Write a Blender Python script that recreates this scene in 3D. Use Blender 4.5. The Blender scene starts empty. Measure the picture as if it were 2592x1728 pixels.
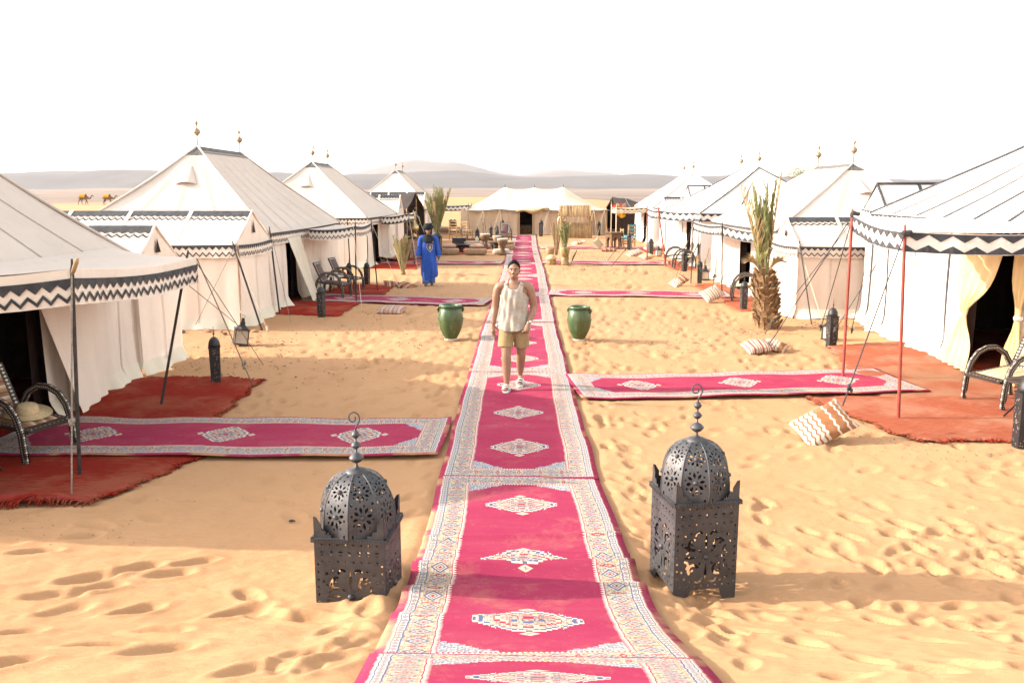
import bpy, bmesh, math, random
import numpy as np
from mathutils import Vector, Matrix, Quaternion
random.seed(7); RNG = np.random.default_rng(11)
sc = bpy.context.scene
COL = sc.collection
PI = math.pi; R = math.radians

# ------------------------------------------------------------------ camera, sky, sun, exposure
cam_d = bpy.data.cameras.new('camera'); cam = bpy.data.objects.new('camera', cam_d); COL.objects.link(cam)
cam_d.sensor_width = 36.0; cam_d.lens = 30.0; cam_d.clip_start = 0.05; cam_d.clip_end = 40000
cam.location = (0, 0, 2.65); cam.rotation_euler = (R(90 - 9.8), 0, R(0.86))
sc.camera = cam
SUN_EL, SUN_DIR = 24.0, Vector((-math.cos(R(24)), 0.03, math.sin(R(24)))).normalized()
w = bpy.data.worlds.new('World'); sc.world = w; w.use_nodes = True
wt = w.node_tree; wt.nodes.clear()
wo = wt.nodes.new('ShaderNodeOutputWorld'); wb = wt.nodes.new('ShaderNodeBackground'); sky = wt.nodes.new('ShaderNodeTexSky')
sky.sky_type = 'NISHITA'; sky.sun_disc = False; sky.sun_elevation = R(SUN_EL); sky.sun_rotation = R(-90)
sky.altitude = 0; sky.air_density = 2.0; sky.dust_density = 2.3; sky.ozone_density = 1.0
hs = wt.nodes.new('ShaderNodeHueSaturation'); hs.inputs['Saturation'].default_value = 0.25
wt.links.new(sky.outputs[0], hs.inputs['Color']); wt.links.new(hs.outputs[0], wb.inputs[0]); wt.links.new(wb.outputs[0], wo.inputs[0])
wb.inputs[1].default_value = 0.15
sd = bpy.data.lights.new('sun', 'SUN'); sd.energy = 2.75; sd.angle = R(0.6); sd.color = (1.0, 0.87, 0.73)
sun = bpy.data.objects.new('sun', sd); COL.objects.link(sun); sun.rotation_euler = SUN_DIR.to_track_quat('Z', 'Y').to_euler()
vs = sc.view_settings; vs.view_transform = 'Standard'; vs.look = 'None'; vs.exposure = 2.0; vs.gamma = 1.0
vs.use_curve_mapping = False
sc.cycles.volume_bounces = 0; sc.cycles.max_bounces = 8; sc.cycles.transparent_max_bounces = 8

# ------------------------------------------------------------------ node helper
class V:
    def __init__(s, nt, k): s.nt = nt; s.k = k
    def _m(s, op, b=None, c=None, rev=False):
        n = s.nt.nodes.new('ShaderNodeMath'); n.operation = op
        args = [s, b, c] if not rev else [b, s, c]
        for i, a in enumerate(args):
            if a is None: continue
            if isinstance(a, V): s.nt.links.new(a.k, n.inputs[i])
            else: n.inputs[i].default_value = a
        return V(s.nt, n.outputs[0])
    def __add__(s, b): return s._m('ADD', b)
    __radd__ = __add__
    def __sub__(s, b): return s._m('SUBTRACT', b)
    def __rsub__(s, b): return s._m('SUBTRACT', b, rev=True)
    def __mul__(s, b): return s._m('MULTIPLY', b)
    __rmul__ = __mul__
    def __truediv__(s, b): return s._m('DIVIDE', b)
    def __lt__(s, b): return s._m('LESS_THAN', b)
    def __gt__(s, b): return s._m('GREATER_THAN', b)
    def abs(s): return s._m('ABSOLUTE')
    def mod(s, b): return s._m('FLOORED_MODULO', b)
    def pp(s, b): return s._m('PINGPONG', b)
    def min(s, b): return s._m('MINIMUM', b)
    def max(s, b): return s._m('MAXIMUM', b)
    def snap(s, b): return s._m('SNAP', b)
    def sin(s): return s._m('SINE')
    def sqrt(s): return s._m('SQRT')
    def clamp(s): return s.min(1.0).max(0.0)
    def between(s, a, b): return (s > a) * (s < b)
def rgb(nt, c):
    n = nt.nodes.new('ShaderNodeRGB'); n.outputs[0].default_value = (*c, 1); return n.outputs[0]
def mixc(nt, f, a, b, blend='MIX'):
    n = nt.nodes.new('ShaderNodeMix'); n.data_type = 'RGBA'; n.blend_type = blend
    for sk, x in ((n.inputs[0], f), (n.inputs[6], a), (n.inputs[7], b)):
        if isinstance(x, V): nt.links.new(x.k, sk)
        elif isinstance(x, (tuple, list)): sk.default_value = (*x, 1)
        elif isinstance(x, (int, float)): sk.default_value = x
        else: nt.links.new(x, sk)
    return n.outputs[2]
def newmat(name):
    m = bpy.data.materials.new(name); m.use_nodes = True; nt = m.node_tree
    return m, nt, nt.nodes['Principled BSDF']
def coord(nt, kind='Object'):
    return nt.nodes.new('ShaderNodeTexCoord').outputs[kind]
def noise(nt, co, scale, detail=3, rough=.55, out=0):
    n = nt.nodes.new('ShaderNodeTexNoise'); n.inputs['Scale'].default_value = scale
    n.inputs['Detail'].default_value = detail; n.inputs['Roughness'].default_value = rough
    nt.links.new(co, n.inputs['Vector']); return V(nt, n.outputs[out])
def mapping(nt, co, scale=(1, 1, 1), rot=(0, 0, 0)):
    n = nt.nodes.new('ShaderNodeMapping'); n.inputs['Scale'].default_value = scale; n.inputs['Rotation'].default_value = rot
    nt.links.new(co, n.inputs[0]); return n.outputs[0]
def ramp(nt, f, a, b):
    n = nt.nodes.new('ShaderNodeMapRange'); nt.links.new(f.k, n.inputs[0]); n.inputs[1].default_value = a; n.inputs[2].default_value = b
    return V(nt, n.outputs[0])
def bump(nt, bs, h, strength=.3, dist=.01):
    n = nt.nodes.new('ShaderNodeBump'); n.inputs['Strength'].default_value = strength; n.inputs['Distance'].default_value = dist
    nt.links.new(h.k, n.inputs['Height']); nt.links.new(n.outputs[0], bs.inputs['Normal'])
def simple(name, col, rough=.8, nz=6, amt=.25, bp=None, metal=0.0, spec=.3, col2=None, kind='Object', stretch=(1, 1, 1), k=.78):
    col = tuple(c * k for c in col); col2 = tuple(c * k for c in col2) if col2 else None
    m, nt, bs = newmat(name); co = mapping(nt, coord(nt, kind), stretch)
    n = noise(nt, co, nz, 4, .6)
    c2 = col2 or tuple(min(1, c * (1 + amt)) for c in col); c1 = col if col2 else tuple(c * (1 - amt) for c in col)
    k = mixc(nt, ramp(nt, n, .3, .7), c1, c2)
    nt.links.new(k, bs.inputs['Base Color']); bs.inputs['Roughness'].default_value = rough
    bs.inputs['Metallic'].default_value = metal; bs.inputs['Specular IOR Level'].default_value = spec
    if bp: bump(nt, bs, noise(nt, co, bp[0], 3), bp[1], bp[2] if len(bp) > 2 else .01)
    return m

# ------------------------------------------------------------------ mesh helper
class MB:
    def __init__(s): s.v = []; s.f = []; s.uv = []
    def add(s, vs, fs, uvs=None):
        o = len(s.v); s.v += [tuple(p) for p in vs]; s.f += [tuple(i + o for i in f) for f in fs]
        s.uv += list(uvs) if uvs is not None else [(0, 0)] * len(vs)
        return s
    def box(s, c, d, M=None):
        x, y, z = d[0] / 2, d[1] / 2, d[2] / 2
        P = [Vector(p) for p in ((-x, -y, -z), (x, -y, -z), (x, y, -z), (-x, y, -z), (-x, -y, z), (x, -y, z), (x, y, z), (-x, y, z))]
        if M is not None: P = [M @ p for p in P]
        P = [p + Vector(c) for p in P]
        return s.add(P, [(3, 2, 1, 0), (4, 5, 6, 7), (0, 1, 5, 4), (1, 2, 6, 5), (2, 3, 7, 6), (3, 0, 4, 7)])
    def grid(s, P, nu, nv, cu=False, uvf=None):
        vs = []; uvs = []
        for j in range(nv + 1):
            for i in range(nu if cu else nu + 1):
                u, v = i / nu, j / nv; vs.append(P(u, v)); uvs.append(uvf(u, v) if uvf else (u, v))
        W = nu if cu else nu + 1; fs = []
        for j in range(nv):
            for i in range(nu):
                a = j * W + i; b = j * W + (i + 1) % W
                fs.append((a, b, b + W, a + W))
        return s.add(vs, fs, uvs)
    def tube(s, pts, r, n=6, sx=1.0):
        pts = [Vector(p) for p in pts]; k = len(pts); rs = r if isinstance(r, (list, tuple)) else [r] * k
        vs = []; prev = None
        for i, p in enumerate(pts):
            t = (pts[min(i + 1, k - 1)] - pts[max(i - 1, 0)]).normalized()
            if prev is None: a = t.orthogonal().normalized() if abs(t.z) < .9 else (Vector((1, 0, 0)) - t * t.x).normalized()
            else: a = (prev - t * prev.dot(t)).normalized()
            prev = a; b = t.cross(a)
            for q in range(n):
                th = 2 * PI * q / n; vs.append(p + (a * math.cos(th) + b * math.sin(th) * sx) * rs[i])
        fs = [(i * n + q, i * n + (q + 1) % n, (i + 1) * n + (q + 1) % n, (i + 1) * n + q) for i in range(k - 1) for q in range(n)]
        fs += [tuple(range(n - 1, -1, -1)), tuple((k - 1) * n + q for q in range(n))]
        return s.add(vs, fs)
    def lathe(s, prof, n=24, c=(0, 0, 0), M=None):
        vs = []
        for r, z in prof:
            for q in range(n):
                th = 2 * PI * q / n; p = Vector((r * math.cos(th), r * math.sin(th), z))
                if M is not None: p = M @ p
                vs.append(p + Vector(c))
        k = len(prof)
        fs = [(i * n + q, i * n + (q + 1) % n, (i + 1) * n + (q + 1) % n, (i + 1) * n + q) for i in range(k - 1) for q in range(n)]
        fs += [tuple(range(n - 1, -1, -1)), tuple((k - 1) * n + q for q in range(n))]
        return s.add(vs, fs)
    def ell(s, c, r, n=14, m=9, M=None):
        prof = [(math.sin(PI * (j + .0) / m) if 0 < j < m else 1e-4, -math.cos(PI * j / m)) for j in range(m + 1)]
        r = Vector(r) if not isinstance(r, (int, float)) else Vector((r, r, r))
        S = Matrix.Diagonal(r); return s.lathe(prof, n, c, (M @ S) if M is not None else S)
    def poly(s, pts): return s.add(pts, [tuple(range(len(pts)))])
    def build(s, name, mat, parent=None, smooth=True, off=None, M=None):
        me = bpy.data.meshes.new(name)
        vs = s.v
        if off is not None: vs = [(a - off[0], b - off[1], c - off[2]) for a, b, c in vs]
        if M is not None: vs = [tuple(M @ Vector(p)) for p in vs]
        me.from_pydata(vs, [], s.f)
        if any(u != (0, 0) for u in s.uv):
            ul = me.uv_layers.new(name='UVMap'); li = np.empty(len(me.loops), np.int32); me.loops.foreach_get('vertex_index', li)
            ul.data.foreach_set('uv', np.asarray(s.uv, np.float32)[li].ravel())
        if smooth: me.polygons.foreach_set('use_smooth', [True] * len(me.polygons))
        me.materials.append(mat); me.update()
        o = bpy.data.objects.new(name, me); COL.objects.link(o)
        if parent is not None: o.parent = parent
        return o
def rz(a): return Matrix.Rotation(a, 3, 'Z')
def rx(a): return Matrix.Rotation(a, 3, 'X')
def ry(a): return Matrix.Rotation(a, 3, 'Y')
def empty(name, loc=(0, 0, 0), rot=0.0):
    o = bpy.data.objects.new(name, None); COL.objects.link(o); o.location = loc; o.rotation_euler = (0, 0, rot); o.empty_display_size = .1; return o
def tag(o, label, cat, group=None):
    o['label'] = label; o['category'] = cat
    if group: o['group'] = group
    return o
def thing(name, label, cat, loc=(0, 0, 0), rot=0.0, group=None): return tag(empty(name, loc, rot), label, cat, group)
def copytree(o, loc=None, rot=None, label=None, parent=None):
    c = o.copy(); COL.objects.link(c); c.parent = parent
    if loc is not None: c.location = loc
    if rot is not None: c.rotation_euler = (c.rotation_euler[0], c.rotation_euler[1], rot)
    if label: c['label'] = label
    for ch in list(o.children): copytree(ch, parent=c)
    return c
def auto_sharp(o, ang=40):
    me = o.data
    try: me.set_sharp_from_angle(angle=R(ang))
    except Exception: pass
    return o
def lerp(a, b, t): return a + (b - a) * t
def sstep(a, b, x):
    t = min(1, max(0, (x - a) / (b - a))); return t * t * (3 - 2 * t)

# value noise (numpy)
_T = RNG.random((256, 256))
def vnoise(x, y, seed=0):
    x = np.asarray(x, float) + seed * 17.3; y = np.asarray(y, float) + seed * 9.7
    xi = np.floor(x).astype(int); yi = np.floor(y).astype(int); fx = x - xi; fy = y - yi
    fx = fx * fx * (3 - 2 * fx); fy = fy * fy * (3 - 2 * fy)
    g = lambda a, b: _T[a & 255, b & 255]
    return (g(xi, yi) * (1 - fx) + g(xi + 1, yi) * fx) * (1 - fy) + (g(xi, yi + 1) * (1 - fx) + g(xi + 1, yi + 1) * fx) * fy - .5
def fbm(x, y, o=4, seed=0):
    r = 0; a = 1.0
    for i in range(o): r = r + a * vnoise(x * 2 ** i, y * 2 ** i, seed + i); a *= .5
    return r

# ------------------------------------------------------------------ the lie of the land (smooth part; footprints come on top)
NEARY = [-8, 0, 3.0, 3.57, 4.1, 4.6, 5.2, 5.9, 7, 60]
NEARZ = [1.15, 1.05, .70, .55, .36, .19, .07, .01, 0, 0]
RUNZ = [0, 0, 0, 0, .03, .07, .09, .075, .02, 0]   # the runner lies on a slight rise
def land(x, y):
    x = np.asarray(x, float); y = np.asarray(y, float)
    z = np.interp(y, NEARY, NEARZ) + np.interp(y, NEARY, RUNZ) * np.clip((1.12 - np.abs(x)) / .3, 0, 1)
    z = z + .10 * np.exp(-((x + 3.6) / 2.2) ** 2 - ((y - 5.2) / 1.0) ** 2)
    z = z + (.05 * vnoise(x * .45, y * .45, 3)) * np.clip((np.abs(x) - .9) / 1.2, 0, 1)
    amp = np.interp(x, [-200, -60, -30, -12, 3, 12, 30, 200], [.2, .3, .9, 2.35, 2.3, 1.9, 1.9, 1.6])
    z = z + amp * np.exp(-((y - 88 - .1 * x) / 20) ** 2)
    far = np.clip((y - 60) / 60, 0, 1)
    z = z + far * (1.1 * vnoise(x * .022, y * .022, 5) + .35 * vnoise(x * .07, y * .07, 6)) * np.exp(-np.clip(y - 300, 0, 1e9) / 200)
    z = z + np.exp(-((x + 72) / 22) ** 2 - ((y - 142) / 26) ** 2) * .9
    z = z + np.clip(y - 700, 0, None) * .0085 + np.clip(y - 500, 0, 3000) / 3000 * 16 * vnoise(x * .0035, y * .0035, 9)
    return z
def G(x, y): return float(land(x, y))

# ------------------------------------------------------------------ materials
def make_sand():
    m, nt, bs = newmat('sand'); g = nt.nodes.new('ShaderNodeNewGeometry').outputs['Position']
    sep = nt.nodes.new('ShaderNodeSeparateXYZ'); nt.links.new(g, sep.inputs[0]); Y = V(nt, sep.outputs[1]); X = V(nt, sep.outputs[0])
    n1 = noise(nt, g, .35, 4); n2 = noise(nt, g, 3.0, 4, .65); n3 = noise(nt, g, 420, 2)
    c = mixc(nt, ramp(nt, n1, .3, .7), (.385, .210, .106), (.42, .238, .123))
    c = mixc(nt, ramp(nt, n2, .35, .75) * .35, c, (.345, .178, .084))
    c = mixc(nt, ramp(nt, n3, .45, .75) * .25, c, (.27, .145, .07))
    # grey gravel that the wind has laid bare between the rugs
    gr = ramp(nt, noise(nt, g, .16, 3), .50, .66) * ramp(nt, noise(nt, mapping(nt, g, (1, .5, 1)), 9, 4, .7), .46, .60) * Y.between(12.5, 60) * .55
    c = mixc(nt, gr, c, (.25, .175, .125))
    # the big dune behind is deeper orange, the stony plain beyond it is grey brown
    du = ramp(nt, Y, 58, 75); c = mixc(nt, du, c, (.40, .222, .112))
    pl = ramp(nt, Y + noise(nt, g, .02, 4) * 90, 225, 330); st = ramp(nt, noise(nt, mapping(nt, g, (.25, 1, 1)), .02, 5, .6), .40, .62)
    pc = mixc(nt, st, (.24, .17, .125), (.11, .088, .082)); c = mixc(nt, pl, c, pc)
    nt.links.new(c, bs.inputs['Base Color']); bs.inputs['Roughness'].default_value = .95; bs.inputs['Specular IOR Level'].default_value = .1
    rip = noise(nt, mapping(nt, g, (5, 19, 1), (0, 0, R(24))), 1.6, 4, .6); gn = noise(nt, g, 260, 2); lum = noise(nt, g, 14, 4, .6)
    near = 1 - ramp(nt, Y, 12, 40)
    h = rip * .9 + gn * .28 + lum * .6
    b = nt.nodes.new('ShaderNodeBump'); b.inputs['Distance'].default_value = .014
    nt.links.new((near * .7 + .12).k, b.inputs['Strength']); nt.links.new(h.k, b.inputs['Height']); nt.links.new(b.outputs[0], bs.inputs['Normal'])
    return m
RUGL = 4.95
def make_rug():
    m, nt, bs = newmat('woven_rug'); uv = coord(nt, 'UV')
    sep = nt.nodes.new('ShaderNodeSeparateXYZ'); nt.links.new(uv, sep.inputs[0]); u = V(nt, sep.outputs[0]); v = V(nt, sep.outputs[1])
    dn = nt.nodes.new('ShaderNodeTexNoise'); dn.inputs['Scale'].default_value = 9; dn.inputs['Detail'].default_value = 3; nt.links.new(uv, dn.inputs['Vector']); ds = nt.nodes.new('ShaderNodeSeparateColor'); nt.links.new(dn.outputs['Color'], ds.inputs[0])
    u = u + (V(nt, ds.outputs[0]) - .5) * .022; v = v + (V(nt, ds.outputs[1]) - .5) * .03
    rnd_ = V(nt, nt.nodes.new('ShaderNodeObjectInfo').outputs['Random'])
    L = RUGL; CR = (.265, .019, .056); CW = (.44, .365, .28); BL = (.075, .095, .17); OL = (.31, .245, .12); RD = (.27, .024, .045)
    au = u.abs(); ex = .75 - au; ey = v.min(L - v); e = ex.min(ey)
    side = ex < ey; s = side * v + (1 - side) * u
    obj = coord(nt, 'Object')
    wear = noise(nt, obj, 2.2, 4, .6); fine = noise(nt, mapping(nt, uv, (20, 260, 1)), 3, 2)
    cr = mixc(nt, ramp(nt, wear, .35, .75) * .6, CR, (.31, .04, .08))
    cr = mixc(nt, rnd_ * .55, cr, (.235, .028, .075)); cr = mixc(nt, ramp(nt, noise(nt, mapping(nt, obj, (.6, 3, 1)), 1.5, 5, .7), .45, .75) * .35, cr, (.34, .075, .10))
    cr = mixc(nt, ramp(nt, fine, .4, .7) * .35, cr, (.21, .012, .04))
    # floral flecks
    vo = nt.nodes.new('ShaderNodeTexVoronoi'); vo.feature = 'F1'; vo.inputs['Scale'].default_value = 58; vo.inputs['Randomness'].default_value = .55
    nt.links.new(uv, vo.inputs['Vector']); vd = V(nt, vo.outputs['Distance'])
    sp2 = nt.nodes.new('ShaderNodeSeparateColor'); nt.links.new(vo.outputs['Color'], sp2.inputs[0]); vr = V(nt, sp2.outputs[0]); vg = V(nt, sp2.outputs[1])
    flc = mixc(nt, vr > .45, BL, mixc(nt, vg > .5, RD, OL))
    fleck = vd.between(.18, .52) * .78
    floral = mixc(nt, fleck, CW, flc)
    # guard stripe
    a1 = s.mod(.055) - .0275; d1 = a1.abs() / .024 + (e - .086).abs() / .017
    guard = mixc(nt, d1.between(.55, 1.0), (.40, .36, .31), BL); guard = mixc(nt, d1 < .3, guard, RD)
    # main border rosettes
    a2 = s.mod(.205) - .1025; b2 = (e - .19); d2 = a2.abs() / .072 + b2.abs() / .066; dm = a2.abs().max(b2.abs() * 1.05)
    border = mixc(nt, dm.between(.060, .066), floral, OL)
    border = mixc(nt, d2.between(.62, .95), border, BL); border = mixc(nt, d2 < .70, border, CW)
    border = mixc(nt, d2.between(.36, .52), border, BL); border = mixc(nt, d2 < .22, border, RD)
    a3 = (s + .1025).mod(.205) - .1025; d3 = a3.abs() / .020 + b2.abs() / .055
    border = mixc(nt, d3.between(.5, 1), border, RD)
    # field with medallions and stepped corners
    my = (v - L / 2 + .75).mod(1.5) - .75; ok = (v - L / 2).abs() < 1.9
    qu = au.snap(.03) + .02; qy = my.abs().snap(.026) + .013
    wob = (au * 60).sin() * .03
    md = ((qu / .31)._m('POWER', 1.35) + (qy / .25)._m('POWER', 1.35))._m('POWER', .8) + wob
    pend = au / .055 + (my.abs() - .285).abs() / .045
    # corner spandrels
    fx = (.45 - au).snap(.032); fy = (ey - .30).snap(.03)
    spn = (fx / .27 + fy / .20 < 1) + (fy < .012) * 0
    field = cr
    def layer(base, d):
        k = mixc(nt, d < 1.0, base, (.52, .45, .36)); k = mixc(nt, d < .92, k, BL); k = mixc(nt, d < .84, k, floral)
        k = mixc(nt, d.between(.56, .61), k, RD); k = mixc(nt, d.between(.50, .56), k, CW); k = mixc(nt, d < .50, k, mixc(nt, fleck * .9, (.36, .27, .22), flc))
        k = mixc(nt, d.between(.26, .31), k, BL); k = mixc(nt, d < .16, k, RD); return k
    field = mixc(nt, ok, field, layer(field, md)); field = mixc(nt, (pend < 1) * ok, field, mixc(nt, pend < .5, CW, floral))
    field = mixc(nt, spn.clamp(), field, mixc(nt, fleck, (.38, .35, .32), BL))
    # scallops and lines
    tr = (s * 1.0).pp(.0125) / .0125
    c = cr
    c = mixc(nt, e > .036, c, mixc(nt, ((e - .036) / .026) < tr * .6 + .25, (.52, .45, .38), cr))
    c = mixc(nt, e.between(.056, .066), c, (.50, .44, .37)); c = mixc(nt, e.between(.062, .068), c, BL)
    c = mixc(nt, e > .068, c, guard); c = mixc(nt, e.between(.104, .112), c, BL); c = mixc(nt, e > .112, c, border)
    c = mixc(nt, e.between(.266, .272), c, RD)
    c = mixc(nt, e > .272, c, mixc(nt, ((e - .272) / .03) < tr, cr, (.52, .45, .38)))
    c = mixc(nt, e > .298, c, field)
    # sand blown over it
    sa = ramp(nt, noise(nt, obj, 1.3, 6, .75), .54, .78) * (.25 + rnd_ * .3) + ramp(nt, noise(nt, obj, 14, 5, .75), .58, .72) * .14 + ramp(nt, noise(nt, obj, 60, 2), .68, .74) * .3
    edge = (1 - ramp(nt, e, 0, .10)) * ramp(nt, noise(nt, obj, 2.1, 3), .52, .62) * .9
    c = mixc(nt, (sa + edge).clamp(), c, (.40, .235, .125))
    nt.links.new(c, bs.inputs['Base Color']); bs.inputs['Roughness'].default_value = .95; bs.inputs['Specular IOR Level'].default_value = .1
    bump(nt, bs, fine * .5 + noise(nt, uv, 160, 2) * .7 + noise(nt, obj, 7, 3) * 1.6, .5, .006)
    return m
def make_shag(name, c1, c2, c3):
    m, nt, bs = newmat(name); co = coord(nt, 'Object')
    n1 = noise(nt, mapping(nt, co, (1.5, 9, 1), (0, 0, .12)), 5, 6, .75); n2 = noise(nt, mapping(nt, co, (30, 90, 1)), 2, 3); n3 = noise(nt, co, 1.1, 3)
    c = mixc(nt, ramp(nt, n1, .35, .68), c1, c2); c = mixc(nt, ramp(nt, n3 * .6 + n1 * .45, .50, .62) * .85, c, c3); c = mixc(nt, ramp(nt, n2, .4, .75) * .4, c, tuple(x * .62 for x in c1))
    nt.links.new(c, bs.inputs['Base Color']); bs.inputs['Roughness'].default_value = 1; bs.inputs['Specular IOR Level'].default_value = .05
    bump(nt, bs, n2 + n1 * 1.2, 1.0, .025); return m
def make_cloth(name, col, col2, dirt=.25, transl=.18):
    m, nt, bs = newmat(name); co = coord(nt, 'Object')
    n = noise(nt, co, .9, 4, .6); n2 = noise(nt, mapping(nt, co, (3, 3, .5)), 2.2, 4, .65)
    c = mixc(nt, ramp(nt, n, .3, .7), col, col2); c = mixc(nt, ramp(nt, n2, .52, .78) * dirt, c, tuple(x * .72 for x in col))
    nt.links.new(c, bs.inputs['Base Color']); bs.inputs['Roughness'].default_value = .95; bs.inputs['Specular IOR Level'].default_value = .08
    bump(nt, bs, noise(nt, co, 3.0, 5, .6) * 1.5 + noise(nt, mapping(nt, co, (220, 220, 220)), 1, 1) * .03, .35, .05)
    tr = nt.nodes.new('ShaderNodeBsdfTranslucent'); tr.inputs[0].default_value = (*[min(1, x * 1.05) for x in col], 1)
    mx = nt.nodes.new('ShaderNodeMixShader'); mx.inputs[0].default_value = transl
    out = nt.nodes['Material Output']; nt.links.new(bs.outputs[0], mx.inputs[1]); nt.links.new(tr.outputs[0], mx.inputs[2]); nt.links.new(mx.outputs[0], out.inputs['Surface'])
    return m
def stripes(name, bands, period, axis=0, base=(.6, .5, .4), zig=0.0, rough=.9):
    """bands: list of (start, end, colour) within a unit period along UV axis"""
    m, nt, bs = newmat(name); uv = coord(nt, 'UV'); sep = nt.nodes.new('ShaderNodeSeparateXYZ'); nt.links.new(uv, sep.inputs[0])
    a = V(nt, sep.outputs[axis]); o = V(nt, sep.outputs[1 - axis])
    t = (a + (o.pp(.04) * zig)).mod(period) / period
    c = rgb(nt, base)
    for s0, s1, k in bands: c = mixc(nt, t.between(s0, s1), c, k)
    ob = coord(nt, 'Object'); c = mixc(nt, ramp(nt, noise(nt, ob, 9, 4), .4, .75) * .3, c, (.5, .36, .22))
    c = mixc(nt, .24, c, (0, 0, 0)); nt.links.new(c, bs.inputs['Base Color']); bs.inputs['Roughness'].default_value = rough; bs.inputs['Specular IOR Level'].default_value = .1
    bump(nt, bs, noise(nt, ob, 180, 2), .3, .004); return m
def make_glaze():
    m, nt, bs = newmat('green_glaze'); co = coord(nt, 'Object')
    n = noise(nt, mapping(nt, co, (1, 1, .35)), 5, 5, .6); n2 = noise(nt, mapping(nt, co, (4, 4, .5)), 4, 4)
    c = mixc(nt, ramp(nt, n, .35, .68), (.024, .072, .028), (.078, .088, .028)); c = mixc(nt, ramp(nt, n2, .6, .75) * .6, c, (.15, .17, .10))
    nt.links.new(c, bs.inputs['Base Color']); bs.inputs['Specular IOR Level'].default_value = .45
    nt.links.new((ramp(nt, n2, .3, .8) * .35 + .24).k, bs.inputs['Roughness']); bump(nt, bs, n2, .15, .01); return m
def make_metal(name, c1, c2, rust=(.16, .07, .03), rough=.45, metal=.55, ramt=.4):
    m, nt, bs = newmat(name); co = coord(nt, 'Object'); n = noise(nt, co, 7, 5, .65); n2 = noise(nt, co, 16, 4, .7)
    c = mixc(nt, ramp(nt, n, .3, .7), c1, c2); c = mixc(nt, ramp(nt, n2, .58, .74) * ramt, c, rust)
    nt.links.new(c, bs.inputs['Base Color']); bs.inputs['Metallic'].default_value = metal
    nt.links.new((ramp(nt, n2, .2, .8) * .3 + rough - .1).k, bs.inputs['Roughness']); bump(nt, bs, n2, .15, .006); return m
MT = {}
MT['sand'] = make_sand(); MT['rug'] = make_rug()
MT['shag'] = make_shag('red_wool', (.28, .020, .012), (.36, .036, .020), (.40, .115, .065))
MT['redfelt'] = simple('flat_red_weave', (.26, .026, .020), .95, 30, .2, (90, .4, .01))
MT['shag2'] = make_shag('orange_red_wool', (.36, .085, .045), (.43, .145, .080), (.47, .235, .15))
MT['shag3'] = make_shag('pale_wool', (.37, .15, .08), (.44, .27, .17), (.35, .09, .05))
MT['cream'] = make_cloth('cream_canvas', (.68, .585, .505), (.72, .625, .545), .3, .10)
MT['creamroof'] = make_cloth('dimmed_roof_canvas', (.515, .43, .372), (.555, .47, .41), .35, .10)  # cream canvas darkened on roofs and awnings, where the sky lit it too brightly
MT['cream2'] = make_cloth('sandy_canvas', (.60, .495, .42), (.64, .535, .46))
MT['white'] = make_cloth('white_canvas', (.70, .63, .58), (.73, .67, .62), .12)
MT['skirt'] = make_cloth('ivory_canvas', (.68, .62, .50), (.72, .66, .55))
MT['beige'] = make_cloth('beige_canvas', (.56, .41, .285), (.61, .46, .33))
MT['seam'] = simple('stitched_seam', (.62, .51, .43), .9, 30, .12)
MT['black'] = simple('black_canvas', (.050, .050, .055), .75, 8, .4, (12, .3, .02))
MT['greyband'] = simple('weathered_black_canvas', (.115, .11, .11), .85, 8, .35)
MT['lining'] = simple('dark_lining', (.030, .014, .010), .95, 4, .3)  # near-black cloth, so the darkness inside the openings is in its colour
MT['brown_tex'] = simple('goat_hair', (.045, .030, .024), .95, 20, .5, (40, .5, .02))
MT['iron'] = make_metal('blackened_iron', (.036, .035, .039), (.080, .077, .080), (.10, .055, .034), .48, .45, .65)
MT['iron2'] = make_metal('black_tin', (.014, .013, .014), (.030, .028, .030), (.05, .028, .02), .45, .3, .35)
MT['brass'] = make_metal('old_brass', (.33, .25, .11), (.48, .38, .19), (.10, .09, .05), .35, .85, .4)
MT['finial'] = make_metal('aged_copper', (.25, .165, .10), (.33, .24, .15), (.10, .10, .07), .45, .6, .4)
MT['polemet'] = simple('dark_pole', (.045, .035, .033), .6, 12, .4)
MT['polered'] = simple('red_painted_pole', (.30, .055, .038), .5, 10, .25)
MT['rope'] = simple('hemp_rope', (.28, .23, .19), .95, 40, .4)
MT['ropedk'] = simple('dark_rope', (.06, .055, .055), .95, 40, .4)
MT['ropelt'] = simple('pale_rope', (.62, .52, .40), .95, 40, .3)
MT['wood_dk'] = simple('dark_wood', (.042, .026, .022), .5, 8, .4, (14, .3, .01), stretch=(1, 1, .3))
MT['inlay'] = simple('bone_inlay', (.60, .56, .47), .5, 20, .2)
MT['leather'] = simple('maroon_leather', (.13, .055, .05), .6, 10, .3)
MT['wood'] = simple('pale_wood', (.40, .25, .12), .75, 8, .35, (20, .3, .01))
MT['woodbr'] = simple('brown_wood', (.17, .095, .05), .8, 8, .4, (20, .4, .01))
MT['reed'] = simple('dry_reed', (.46, .31, .155), .85, 11, .4, stretch=(3, 3, .6))
MT['reed2'] = simple('dark_reed', (.33, .20, .10), .85, 11, .4, stretch=(3, 3, .6))
MT['glaze'] = make_glaze()
MT['chalk'] = simple('chalky_foot', (.55, .50, .42), .9, 20, .25)
MT['glass'] = simple('lantern_glass', (.50, .44, .36), .2, 8, .2)
MT['dots'] = simple('painted_light_dots', (.62, .50, .38), .6, 20, .2)  # pale colour imitating light that shines through small holes
MT['frond'] = simple('palm_green', (.13, .145, .045), .6, 9, .5, col2=(.27, .27, .10))
MT['frond_dry'] = simple('palm_dry', (.30, .20, .09), .8, 9, .4, col2=(.44, .31, .16))
MT['frond_pale'] = simple('palm_pale', (.20, .20, .08), .7, 9, .4, col2=(.42, .34, .18))
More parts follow.
